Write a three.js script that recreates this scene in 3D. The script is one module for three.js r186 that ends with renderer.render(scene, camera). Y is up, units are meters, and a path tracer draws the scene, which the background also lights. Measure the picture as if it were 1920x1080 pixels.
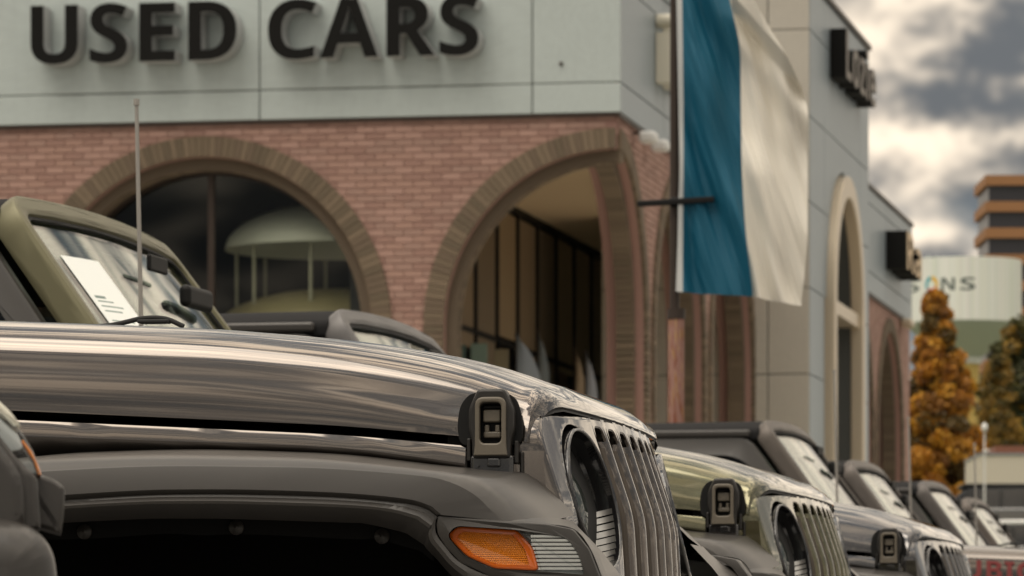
import * as THREE from 'three';
import { mergeGeometries, mergeVertices, toCreasedNormals } from 'three/addons/utils/BufferGeometryUtils.js';
import { TessellateModifier } from 'three/addons/modifiers/TessellateModifier.js';
import { RoundedBoxGeometry } from 'three/addons/geometries/RoundedBoxGeometry.js';
import { FontLoader } from 'three/addons/loaders/FontLoader.js';
import { TextGeometry } from 'three/addons/geometries/TextGeometry.js';
import { createNoise2D, createNoise3D } from 'simplex-noise';

// ---------------------------------------------------------------- camera, sky, sun, exposure
const scene = new THREE.Scene();
const F = 9000, HOR = 1275;                                   // focal length and horizon row, in pixels of a 1920 wide frame
const camera = new THREE.PerspectiveCamera(2 * Math.atan(540 / F) * 180 / Math.PI, 1920 / 1080, 0.3, 6000);
camera.position.set(0, 0, 0);
camera.setViewOffset(1920, 1080, 0, 540 - HOR, 1920, 1080);   // a level camera with a rising front: the horizon lies below the frame
camera.focus = 7.3; camera.userData.fStop = 19;
camera.updateProjectionMatrix();
scene.add(camera);
const renderer = new THREE.WebGLRenderer({ antialias: true });
renderer.setSize(1920, 1080);
renderer.toneMapping = THREE.LinearToneMapping;
renderer.toneMappingExposure = 2.85;
renderer.shadowMap.enabled = true;

const rng = seed => () => { seed = seed + 0x6D2B79F5 | 0; let t = Math.imul(seed ^ seed >>> 15, 1 | seed); t = t + Math.imul(t ^ t >>> 7, 61 | t) ^ t; return ((t ^ t >>> 14) >>> 0) / 4294967296; };
const noise2 = createNoise2D(rng(11)), noise3 = createNoise3D(rng(12));
const fbm2 = (x, y, o) => { let s = 0, a = .5; for (let i = 0; i < o; i++) { s += a * noise2(x, y); x = x * 2.03 + 17.1; y = y * 2.03 - 9.3; a *= .5; } return s; };
const sstep = (a, b, t) => { t = Math.min(1, Math.max(0, (t - a) / (b - a))); return t * t * (3 - 2 * t); };
const lerp = (a, b, t) => a + (b - a) * t;
const blob = (x, y, cx, cy, sx, sy) => Math.exp(-(((x - cx) / sx) ** 2 + ((y - cy) / sy) ** 2));
function makeSky() {                                          // broken stratocumulus, cream where it is thin, slate where it is thick
  const W = 4096, H = 2048, d = new Float32Array(W * H * 4);
  for (let j = 0; j < H; j++) {
    const el = ((j + .5) / H - .5) * Math.PI, dy = Math.sin(el), ce = Math.cos(el);
    for (let i = 0; i < W; i++) {
      const k = (j * W + i) * 4; d[k + 3] = 1;
      if (dy < -.01) { d[k] = .16; d[k + 1] = .15; d[k + 2] = .14; continue; }
      const az = ((i + .5) / W - .5) * 2 * Math.PI;           // u = atan2(z, x) / 2pi + 0.5
      const dx = Math.cos(az) * ce, dz = Math.sin(az) * ce, q = 8 / (dy + .25);
      const x = dx * q, y = dz * q;
      let n = fbm2(x * .9 + .35 * noise2(x * .5, y * .5), y * .9, 6) + .32 * noise2(x * .22 + 5, y * .22);
      if (dz < -.9 && dy < .3) {                              // the cloud bank over the far trees
        const px = 960 + F * dx / -dz, py = HOR - F * dy / -dz;
        n = n * .7 + .12 + .14 * noise2(px * .021, py * .04) + .09 * noise2(px * .05 + 7, py * .085) + .42 * blob(px, py, 1690, 70, 150, 90) + .62 * blob(px, py, 1735, 275, 150, 48) + .32 * blob(px, py, 1760, 448, 80, 24)
          - .55 * blob(px, py, 1880, 175, 130, 62) - .45 * blob(px, py, 1800, 375, 170, 42) - .25 * blob(px, py, 1900, 20, 50, 40);
      }
      if (dz < 0 && dx > 0) n += .5 * blob(Math.atan2(dx, -dz), dy, .36, .27, .24, .15);
      n -= .24 * Math.exp(-(((dy - .26) / .09) ** 2));           // the flat grey bases between the breaks
      const t = sstep(-.3, .56, n), m = sstep(-.2, .6, noise2(x * .5 - 8, y * .5 + 3));
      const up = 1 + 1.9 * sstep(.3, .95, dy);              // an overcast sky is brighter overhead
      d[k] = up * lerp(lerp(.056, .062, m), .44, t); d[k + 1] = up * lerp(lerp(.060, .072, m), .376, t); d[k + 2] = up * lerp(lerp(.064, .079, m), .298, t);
    }
  }
  const t = new THREE.DataTexture(d, W, H, THREE.RGBAFormat, THREE.FloatType);
  t.mapping = THREE.EquirectangularReflectionMapping; t.minFilter = t.magFilter = THREE.LinearFilter; t.wrapS = THREE.RepeatWrapping; t.needsUpdate = true;
  return t;
}
const sky = makeSky();
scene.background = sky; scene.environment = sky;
const sun = new THREE.DirectionalLight(new THREE.Color().setRGB(1, .91, .79), .55);
sun.position.set(-33, 88, 13); sun.target.position.set(0, 0, -20); scene.add(sun, sun.target);
sun.castShadow = true; sun.shadow.radius = 84;
Object.assign(sun.shadow.camera, { left: -60, right: 60, top: 60, bottom: -60, near: 1, far: 300 });

// ---------------------------------------------------------------- helpers
const names = {};
const numbered = n => { const k = names[n] = (names[n] ?? -1) + 1; return k ? `${n}_${String(k).padStart(3, '0')}` : n; };
function tag(o, label, category, group, kind) { o.userData.label = label; if (category) o.userData.category = category; if (group) o.userData.group = group; if (kind) o.userData.kind = kind; return o; }
function thing(name, label, category, group, pos = [0, 0, 0], ry = 0) { const o = new THREE.Group(); o.name = numbered(name); o.position.set(...pos); o.rotation.y = ry; scene.add(o); return tag(o, label, category, group); }
function add(parent, name, geo, m, label) { const o = new THREE.Mesh(geo, m); o.name = parent === scene ? numbered(name) : name; o.castShadow = o.receiveShadow = true; parent.add(o); if (label) o.userData.label = label; return o; }
const clean = g => { g = g.index ? g.toNonIndexed() : g.clone(); for (const a of Object.keys(g.attributes)) if (!['position', 'normal', 'uv'].includes(a)) g.deleteAttribute(a); g.clearGroups?.(); g.groups = []; if (!g.attributes.uv) g.setAttribute('uv', new THREE.Float32BufferAttribute(new Float32Array(g.attributes.position.count * 2), 2)); if (!g.attributes.normal) g.computeVertexNormals(); return g; };
const merge = l => mergeGeometries(l.map(clean));
const box = (w, h, d, x = 0, y = 0, z = 0) => new THREE.BoxGeometry(w, h, d).translate(x, y, z);
const span = (x0, x1, y0, y1, z0, z1) => box(x1 - x0, y1 - y0, z1 - z0, (x0 + x1) / 2, (y0 + y1) / 2, (z0 + z1) / 2);
const rbox = (w, h, d, r, x = 0, y = 0, z = 0, s = 2) => new RoundedBoxGeometry(w, h, d, s, r).translate(x, y, z);
const cyl = (r0, r1, h, n = 24) => new THREE.CylinderGeometry(r0, r1, h, n);
const tube = (pts, r, n = 20, k = 8) => new THREE.TubeGeometry(new THREE.CatmullRomCurve3(pts.map(p => new THREE.Vector3(...p))), n, r, k);
const V2 = p => new THREE.Vector2(...p);
const poly = pts => new THREE.Shape(pts.map(V2));
function rpoly(pts, r) {                                        // polygon with rounded corners; r may be one number or one per corner
  const s = new THREE.Shape(), n = pts.length;
  pts.forEach((p, i) => {
    const a = V2(pts[(i + n - 1) % n]), b = V2(p), c = V2(pts[(i + 1) % n]), k = Array.isArray(r) ? r[i] : r;
    const u = a.clone().sub(b), v = c.clone().sub(b), l = Math.min(k, u.length() * .49, v.length() * .49);
    u.setLength(l).add(b); v.setLength(l).add(b);
    i ? s.lineTo(u.x, u.y) : s.moveTo(u.x, u.y); s.quadraticCurveTo(b.x, b.y, v.x, v.y);
  });
  s.closePath(); return s;
}
const hole = s => new THREE.Path(s.getPoints(10));
const extr = (s, depth, bevel = 0, cs = 10, bs = 2) => new THREE.ExtrudeGeometry(s, { depth, curveSegments: cs, bevelEnabled: bevel > 0, bevelThickness: bevel, bevelSize: bevel, bevelOffset: -bevel, bevelSegments: bs });
function grid(fn, nu, nv, crease) {                             // fn(u, v) -> [x, y, z], u and v in 0..1
  const p = [], uv = [], ix = [];
  for (let j = 0; j <= nv; j++) for (let i = 0; i <= nu; i++) { p.push(...fn(i / nu, j / nv)); uv.push(i / nu, j / nv); }
  for (let j = 0; j < nv; j++) for (let i = 0; i < nu; i++) { const a = j * (nu + 1) + i, b = a + 1, c = a + nu + 1, d = c + 1; ix.push(a, b, d, a, d, c); }
  const g = new THREE.BufferGeometry();
  g.setAttribute('position', new THREE.Float32BufferAttribute(p, 3)); g.setAttribute('uv', new THREE.Float32BufferAttribute(uv, 2)); g.setIndex(ix);
  if (crease) return toCreasedNormals(g.toNonIndexed(), crease);
  g.computeVertexNormals(); return g;
}
const warp = (g, fn) => { const a = g.attributes.position, v = new THREE.Vector3(); for (let i = 0; i < a.count; i++) { v.fromBufferAttribute(a, i); const r = fn(v.x, v.y, v.z); a.setXYZ(i, r[0], r[1], r[2]); } g.computeVertexNormals(); return g; };
const creased = (g, a = .6) => { g = clean(g); g.deleteAttribute('normal'); return toCreasedNormals(g, a); };
function mirror(g) { g = clean(g); g.scale(1, 1, -1); for (const n of Object.keys(g.attributes)) { const a = g.attributes[n], s = a.itemSize; for (let i = 0; i < a.count; i += 3) for (let c = 0; c < s; c++) { const t = a.array[(i + 1) * s + c]; a.array[(i + 1) * s + c] = a.array[(i + 2) * s + c]; a.array[(i + 2) * s + c] = t; } } return g; }
const curve = pts => { const c = new THREE.SplineCurve(pts.map(V2)); return t => { const p = c.getPoint(Math.min(1, Math.max(0, t))); return [p.x, p.y]; }; };
const interp = pts => x => { let i = 0; while (i < pts.length - 2 && x > pts[i + 1][0]) i++; const [a, b] = [pts[i], pts[i + 1]], t = (x - a[0]) / (b[0] - a[0]); return lerp(a[1], b[1], Math.min(1, Math.max(0, t))); };
const smooth = (pts) => { const f = interp(pts); return x => (f(x - .05) + f(x - .025) + f(x) + f(x + .025) + f(x + .05)) / 5; };
const col = (r, g, b) => new THREE.Color().setRGB(r, g, b);
const std = (c, roughness = .6, metalness = 0, o = {}) => new THREE.MeshStandardMaterial({ color: col(...c), roughness, metalness, side: THREE.DoubleSide, ...o });
const phys = (c, roughness, metalness, o = {}) => new THREE.MeshPhysicalMaterial({ color: col(...c), roughness, metalness, side: THREE.DoubleSide, ...o });
function tex(w, h, fn, srgb, rx = 1, ry = 1) {                  // fn(u, v) -> [r, g, b] in 0..1
  const d = new Uint8Array(w * h * 4);
  for (let j = 0; j < h; j++) for (let i = 0; i < w; i++) { const c = fn(i / w, j / h), k = (j * w + i) * 4; for (let n = 0; n < 3; n++) d[k + n] = Math.max(0, Math.min(255, c[n] * 255)); d[k + 3] = 255; }
  const t = new THREE.DataTexture(d, w, h); t.wrapS = t.wrapT = THREE.RepeatWrapping; t.magFilter = THREE.LinearFilter; t.minFilter = THREE.LinearFilter; if (srgb) t.colorSpace = THREE.SRGBColorSpace; t.repeat.set(rx, ry); t.needsUpdate = true; return t;
}
const per = (f, u, v, s, o) => { const a = 2 * Math.PI; return noise3(Math.cos(a * u) * s + o, Math.sin(a * u) * s + Math.cos(a * v) * s * 1.3, Math.sin(a * v) * s - o) * f; };
const planarUV = (g, ax, ay, s) => { const p = g.attributes.position, uv = new Float32Array(p.count * 2); for (let i = 0; i < p.count; i++) { uv[2 * i] = p.getComponent(i, ax) / s; uv[2 * i + 1] = p.getComponent(i, ay) / s; } g.setAttribute('uv', new THREE.Float32BufferAttribute(uv, 2)); return g; };

// ---------------------------------------------------------------- materials
const grainT = tex(256, 256, (u, v) => { const n = .5 + per(.25, u, v, 9, 1) + per(.25, u, v, 23, 7); return [n, n, n]; });
const M = {};
M.asphalt = std([.13, .125, .118], .9, 0, { bumpMap: grainT, bumpScale: .004 });
M.mortar = std([.36, .215, .18], .95);
M.brick = [[.40, .25, .20], [.345, .21, .17], [.435, .275, .225], [.375, .24, .195]].map(c => std(c, .9));
M.archBrick = [[.165, .125, .083], [.135, .104, .069], [.19, .143, .096], [.15, .111, .076]].map(c => std(c, .88));
M.archMortar = std([.13, .1, .07], .95);
const panelT = tex(256, 256, (u, v) => { const n = .95 + per(.03, u, v, 2.2, 4) + per(.016, u, v, 14, 2) - .035 * Math.max(0, noise2(u * 22, v * 1.1)); return [n, n, n]; });
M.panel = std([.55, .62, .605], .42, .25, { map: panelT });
M.panelShaded = std([.33, .39, .425], .42, .25, { map: panelT });  // side-face shade put into the colour: darker, bluer copy of panel; copings share it
M.joint = std([.09, .095, .09], .9);
M.dark = std([.02, .02, .02], .8);
M.bronze = std([.055, .04, .032], .45, .4);
M.soffit = std([.86, .67, .43], .8);
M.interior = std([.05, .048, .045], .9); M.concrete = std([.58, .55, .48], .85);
M.glassDark = phys([.42, .44, .42], .03, 0, { transmission: 1, thickness: 0, ior: 1.5 });
M.frameWarm = std([.62, .53, .4], .35, .3);
M.panelWarm = std([.56, .525, .455], .45, .2, { map: panelT });
M.paneReflection = [[.34, .255, .16], [.26, .2, .13], [.40, .30, .18]].map(c => std(c, .6));  // tan tones of reflections in the storefront, painted as colour
M.letterFace = phys([.010, .010, .0095], .7, 0, { specularIntensity: .25 });
M.letterSide = std([.42, .43, .43], .45, .2);
M.whitePlastic = std([.75, .76, .74], .4);
M.gold = std([.5, .33, .12], .35, .7);
const flake = tex(256, 256, (u, v) => { const n = .5 + per(.5, u, v, 60, 3); return [n, n, n]; });
const paint = (c, r = .11) => phys(c, r, .9, { clearcoat: 1, clearcoatRoughness: .02 });
M.paint = paint([.15, .131, .116]);
M.black = phys([.010, .010, .010], .55, 0, { specularIntensity: .5 });
M.gloss = phys([.012, .012, .013], .12, 0, { clearcoat: 1 });
M.plastic = std([.046, .0425, .039], .33);
M.latch = std([.022, .02, .018], .4);
M.latchBezel = std([.15, .13, .10], .4);
M.rubber = std([.025, .025, .025], .85); M.insert = phys([.085, .072, .06], .9, 0, { specularIntensity: .25, bumpMap: grainT, bumpScale: .0004 }); M.liner = phys([.013, .013, .013], .9, 0, { specularIntensity: .3 });
M.chrome = std([.75, .75, .74], .12, 1);
M.reflector = std([.36, .35, .33], .3, 1); M.lampWhite = std([.72, .74, .73], .25);
M.glass = phys([.86, .95, .90], .02, 0, { transmission: 1, thickness: 0, ior: 1.45 }); M.glassClear = phys([.86, .88, .86], .02, 0, { transmission: 1, thickness: 0, ior: 1.28 });
M.shade = phys([.3, .33, .32], .02, 0, { transmission: 1, thickness: 0, ior: 1.5 });
const hex = tex(128, 128, (u, v) => { const y = v * 16, x = u * 16 + (Math.floor(y) % 2) * .5, dx = x - Math.floor(x) - .5, dy = y - Math.floor(y) - .5, n = 1 - 1.6 * Math.hypot(dx, dy); return [n, n, n]; });
M.amber = phys([.92, .27, .022], .18, 0, { clearcoat: 1, clearcoatRoughness: .03, bumpMap: hex, bumpScale: .002 });
M.amberRim = phys([.72, .14, .01], .15, 0, { clearcoat: 1 });
M.clearLens = phys([.85, .87, .87], .06, 0, { transmission: 1, thickness: 0, ior: 1.5, clearcoat: 1 });
M.soft = phys([.014, .014, .015], .8, 0, { specularIntensity: .4 });
M.rim = std([.1, .1, .1], .35, .8);
M.mastGrey = std([.38, .36, .33], .5, .3);

// ---------------------------------------------------------------- the ground
{
  const g = planarUV(new THREE.PlaneGeometry(6000, 6000, 1, 1).rotateX(-Math.PI / 2).translate(0, -.70, -1500), 0, 2, 2.5);
  const o = add(scene, 'ground', g, M.asphalt); tag(o, 'dark asphalt of the car park and the land beyond it', null, null, 'structure');
}

// ---------------------------------------------------------------- the showroom: local x = along the left front (towards -x), z = along the right side (towards -z)
const PHI = Math.atan(1675 / F), GY = -.70;
const B = thing('showroom_building', 'brick car showroom with brown arches under a pale panelled fascia', 'building', null, [1.127, 0, -52], -PHI);
const SP = 3.86, RO = 2.12, RI = 1.90, RJ = 1.79, RW = 1.895, TH = .42, FB = 6.14, FT = 7.79;
function archPath(s, c, r, y0) { s.lineTo(c + r, y0); s.lineTo(c + r, SP); s.absarc(c, SP, r, 0, Math.PI, false); s.lineTo(c - r, y0); }
function archWall(x0, x1, centres, half) {                     // in a plane: x to the right, openings down to the ground; half = a half arch at x1
  const s = new THREE.Shape(); s.moveTo(x0, FB + .6); s.lineTo(x0, GY);
  for (const c of [...centres].sort((a, b) => a - b)) { s.lineTo(c - RW, GY); s.lineTo(c - RW, SP); s.absarc(c, SP, RW, Math.PI, 0, true); s.lineTo(c + RW, GY); }
  if (half) { s.lineTo(x1 - RW, GY); s.lineTo(x1 - RW, SP); s.absarc(x1, SP, RW, Math.PI, Math.PI / 2, true); } else s.lineTo(x1, GY);
  s.lineTo(x1, FB + .6); s.closePath();
  return extr(s, TH, 0, 32);
}
const toRight = g => g.rotateY(Math.PI / 2);                    // a wall drawn in x/y, facing +z, turned to face +x; its x runs to -z
const LC = [-4.6, -9.2], RC = [4.5, 9.0];                       // arch centres of the left front and, as distances from the corner, of the right side
const leftWall = add(B, 'brick_wall', archWall(-14, 0, LC, true).translate(0, 0, -TH), M.mortar);
const rightGeo = (() => { const s = new THREE.Shape(); s.moveTo(TH, FB + .6); s.lineTo(TH, SP + RW); for (let i = 0; i <= 24; i++) { const a = Math.PI / 2 - i / 24 * Math.PI / 2; const x = RW * Math.cos(a); if (x > TH) s.lineTo(x, SP + RW * Math.sin(a)); } s.lineTo(RW, GY);
  for (const c of RC) { s.lineTo(c - RW, GY); s.lineTo(c - RW, SP); s.absarc(c, SP, RW, Math.PI, 0, true); s.lineTo(c + RW, GY); } s.lineTo(11.4, GY); s.lineTo(11.4, FB + .6); s.closePath(); return toRight(extr(s, TH, 0, 32)).translate(-TH, 0, 0); })();
const rightWall = add(B, 'brick_wall', rightGeo, M.mortar);
const rb = rng(5);
{ // stretcher bricks: the 300 that show largest singly, the rest joined
  const bw = .203, bh = .064, px = .213, py = .0755, brickG = box(bw, bh, .024);
  const inArch = (x, y, cs) => cs.some(c => y < SP ? Math.abs(x - c) < RO - .09 : Math.hypot(x - c, y - SP) < RO - .09);
  const single = [], rest = [[], [], [], []];
  for (let r = 0; r < 56; r++) { const y = FB - .045 - r * py; for (let k = 0; k < 64; k++) { const x = -.11 - k * px - (r % 2) * px / 2; if (x < -12 || inArch(x, y, [0, ...LC])) continue; (r < 32 && x > -3.4 && single.length < 300 ? single : rest[Math.floor(rb() * 4)]).push([x, y]); } }
  single.forEach(([x, y]) => { const o = add(leftWall, 'brick', brickG, M.brick[Math.floor(rb() * 4)]); o.position.set(x, y, .001 + rb() * .003); });
  rest.forEach((l, i) => { const o = add(leftWall, 'brick_courses', merge(l.map(([x, y]) => brickG.clone().translate(x, y, .001 + rb() * .003))), M.brick[i]); o.userData.kind = 'stuff'; });
  const rr = [[], [], [], []];
  for (let r = 0; r < 56; r++) { const y = FB - .045 - r * py; for (let k = 0; k < 56; k++) { const x = .11 + k * px + (r % 2) * px / 2; if (x > 11.2 || inArch(x, y, [0, ...RC])) continue; rr[Math.floor(rb() * 4)].push(box(.024, bh, bw, .001 + rb() * .003, y, -x)); } }
  rr.forEach((l, i) => { const o = add(rightWall, 'brick_courses', merge(l), M.brick[i]); o.userData.kind = 'stuff'; });
}
function wedge(r0, r1) { const n = Math.round(Math.PI * r1 / .0775), a = Math.PI / n / 2 * .93, rm = (r0 + r1) / 2; return extr(poly([[r0 - rm, -r0 * a], [r1 - rm, -r1 * a], [r1 - rm, r1 * a], [r0 - rm, r0 * a]]), .2).translate(0, 0, -.1); }
function archRing(parent, c, from, right, single) {            // two rings of header bricks on edge, the inner one set back; from..PI in angle, with the jambs
  const list = [], list2 = [], outer = wedge(RI, RO), inner = wedge(RJ - .03, RI);
  const put = (x, y, a, g, z, l) => l.push([x, y, a, g, z]);
  for (const [r0, r1, g, z, l] of [[RI, RO, outer, -.052, list], [RJ - .03, RI, inner, -.19, list2]]) {
    const rm = (r0 + r1) / 2, n = Math.round(Math.PI * r1 / .0775);
    for (let i = 0; i < n; i++) { const a = (i + .5) / n * Math.PI; if (a < from) continue; put(c + rm * Math.cos(a), SP + rm * Math.sin(a), a, g, z, l); }
    for (let k = 0; k < 44; k++) { const y = SP - .04 - k * .0755; if (from < .1) put(c + rm, y, 0, g, z, l); put(c - rm, y, Math.PI, g, z, l); }
  }
  const place = (o, [x, y, a, g, z]) => right ? o.makeRotationX(a).premultiply(new THREE.Matrix4().makeRotationY(Math.PI / 2)) : o;
  const mat4 = ([x, y, a, g, z], jit) => { const m = new THREE.Matrix4().makeRotationZ(a).setPosition(x, y, z + jit); return right ? new THREE.Matrix4().makeRotationY(Math.PI / 2).multiply(m) : m; };
  const ring = add(parent, 'arch_ring', (() => { const s = new THREE.Shape(); const a0 = from, e = .012;
    const R1 = RO - e, R0 = RJ - .018; s.moveTo(c + R0 * Math.cos(a0), SP + R0 * Math.sin(a0)); s.absarc(c, SP, R1, a0, Math.PI, false); s.lineTo(c - R1, GY); s.lineTo(c - R0, GY); s.lineTo(c - R0, SP); s.absarc(c, SP, R0, Math.PI, a0, true); s.closePath();
    let g = extr(s, .16, 0, 40).translate(0, 0, -.165 - .07); if (from < .1) g = mergeGeometries([clean(g), clean(span(c + R0, c + R1, GY, SP, -.235, -.075))]); return right ? toRight(g) : g; })(), M.archMortar);
  const all = [...list, ...list2];
  if (single) all.forEach(b => { const o = add(ring, 'arch_brick', b[3], M.archBrick[Math.floor(rb() * 4)]); mat4(b, rb() * .006).decompose(o.position, o.quaternion, o.scale); });
  else { const ls = [[], [], [], []]; all.forEach(b => ls[Math.floor(rb() * 4)].push(clean(b[3]).applyMatrix4(mat4(b, rb() * .006)))); ls.forEach((l, i) => { const o = add(ring, 'arch_brick_courses', mergeGeometries(l), M.archBrick[i]); o.userData.kind = 'stuff'; }); }
  return ring;
}
archRing(B, LC[0], 0, false, true); archRing(B, 0, Math.PI / 2, false, true); archRing(B, LC[1], 0, false, false);
// the right-hand half of the corner arch lies on the right side: draw it as a mirrored half
{
  const list = [[], [], [], []];
  for (const [r0, r1, z] of [[RI, RO, -.052], [RJ - .03, RI, -.19]]) { const rm = (r0 + r1) / 2, n = Math.round(Math.PI * r1 / .0775); const g = wedge(r0, r1);
    for (let i = 0; i < n / 2; i++) { const a = (i + .5) / n * Math.PI; if (rm * Math.cos(a) < .1) continue; list[Math.floor(rb() * 4)].push(clean(g).applyMatrix4(new THREE.Matrix4().makeRotationZ(a).setPosition(rm * Math.cos(a), SP + rm * Math.sin(a), z))); }
    for (let k = 0; k < 44; k++) list[Math.floor(rb() * 4)].push(clean(g).translate(rm, SP - .04 - k * .0755, z)); }
  list.forEach((l, i) => { const o = add(B, 'arch_brick_courses', toRight(mergeGeometries(l)), M.archBrick[i]); o.userData.kind = 'stuff'; });
  for (const c of RC) archRing(B, c, 0, true, false);
}
function panels(parent, horiz, vert, put, m) { for (let i = 0; i + 1 < horiz.length; i++) for (let k = 0; k + 1 < vert.length; k++) put(parent, horiz[i] + .007, horiz[i + 1] - .007, vert[k] + .007, vert[k + 1] - .007, m); }
{ // fascia of metal panels with open joints before a dark core
  const fascia = add(B, 'fascia', merge([span(-14, -.012, FB + .02, FT - .02, -.3, .045), span(-.3, -.0125, FB + .02, FT - .02, -11.2, -.3)]), M.joint);
  const flat = (p, x0, x1, y0, y1) => add(p, 'panel', rbox(x1 - x0, y1 - y0, .03, .006, (x0 + x1) / 2, (y0 + y1) / 2, .052), M.panel);
  const side = (p, x0, x1, y0, y1) => add(p, 'panel', rbox(.03, y1 - y0, x1 - x0, .006, .045, (y0 + y1) / 2, -(x0 + x1) / 2), M.panelShaded);
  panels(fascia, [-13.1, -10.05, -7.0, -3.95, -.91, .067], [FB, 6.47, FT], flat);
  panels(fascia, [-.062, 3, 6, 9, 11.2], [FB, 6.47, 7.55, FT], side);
  add(fascia, 'bottom_trim', merge([span(-14, .05, FB - .035, FB - .004, -.1, .055), span(-.1, .048, FB - .036, FB - .005, -11.2, -.1)]), M.bronze);
  add(fascia, 'coping', merge([span(-14, .09, FT, FT + .06, -.35, .09), span(-.35, .088, FT, FT + .058, -11.2, -.35)]), M.panelShaded);
  add(fascia, 'bolt_head', cyl(.022, .022, .02, 12).rotateX(Math.PI / 2).translate(-.59, 6.68, .075), M.bronze);
}
{ // roof, floor, soffit, storefront and dim interior
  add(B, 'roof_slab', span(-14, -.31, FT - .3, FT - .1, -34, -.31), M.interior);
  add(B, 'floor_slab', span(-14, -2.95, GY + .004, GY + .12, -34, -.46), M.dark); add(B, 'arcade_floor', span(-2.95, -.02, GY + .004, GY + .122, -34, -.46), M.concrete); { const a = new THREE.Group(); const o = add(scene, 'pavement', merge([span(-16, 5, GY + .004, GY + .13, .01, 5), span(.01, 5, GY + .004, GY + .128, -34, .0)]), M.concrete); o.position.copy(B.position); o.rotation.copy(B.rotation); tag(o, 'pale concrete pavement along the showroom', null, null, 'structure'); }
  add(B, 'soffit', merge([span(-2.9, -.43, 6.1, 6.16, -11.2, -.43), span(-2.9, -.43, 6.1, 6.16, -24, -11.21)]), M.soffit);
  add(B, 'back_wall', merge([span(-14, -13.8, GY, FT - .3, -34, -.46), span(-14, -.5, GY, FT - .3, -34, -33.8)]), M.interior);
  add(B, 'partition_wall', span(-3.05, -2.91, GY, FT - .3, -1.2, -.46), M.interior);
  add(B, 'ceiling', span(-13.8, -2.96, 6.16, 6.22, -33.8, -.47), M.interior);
  const sf = add(B, 'storefront', span(-2.97, -2.87, 6.02, 6.1, -24, -1.2), M.black);
  for (let i = 0; i < 17; i++) { const z = -1.2 - i * 1.43; add(sf, 'mullion', box(.1, 6.02 - GY, .07, -2.92, (6.02 + GY) / 2, z), M.black); add(sf, 'pane', span(-2.925, -2.915, GY + .1, 6.02, z - 1.395, z - .036), M.glassClear); }
  for (let i = 2; i < 15; i++) { const z = -1.2 - i * 1.43, h = 1.7 + .45 * Math.sin(i * 2.1) + i * .06; add(sf, 'pane_reflection', span(-2.912, -2.904, 5.98 - h, 5.98, z - 1.36, z - .07), M.paneReflection[i % 3]); }  // added tan sheets imitate what the panes reflect
  for (const y of [1.9, 4.3]) add(sf, 'transom', box(.08, .06, 22.8, -2.92, y, -12.6), M.black);
  for (const c of LC) { // recessed windows under the left arches
    const w = add(B, 'arch_window', span(c - .035, c + .035, GY, SP + RJ - .01, -.40, -.33), M.bronze, 'dark glazed arch window with one bronze upright');
    const s = new THREE.Shape(); s.moveTo(c - RJ, GY); archPath(s, c, RJ, GY); s.closePath(); add(w, 'pane', extr(s, .008, 0, 32).translate(0, 0, -.37), M.glassClear);
    const r = new THREE.Shape(); r.moveTo(c - RI - .03, GY); archPath(r, c, RI + .03, GY); r.closePath(); const q = new THREE.Path(); q.moveTo(c + RJ - .06, GY); q.lineTo(c + RJ - .06, SP); q.absarc(c, SP, RJ - .06, 0, Math.PI, false); q.lineTo(c - RJ + .06, GY); r.holes.push(q); add(w, 'frame', extr(r, .06, 0, 32).translate(0, 0, -.395), M.bronze);
  }
}
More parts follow.
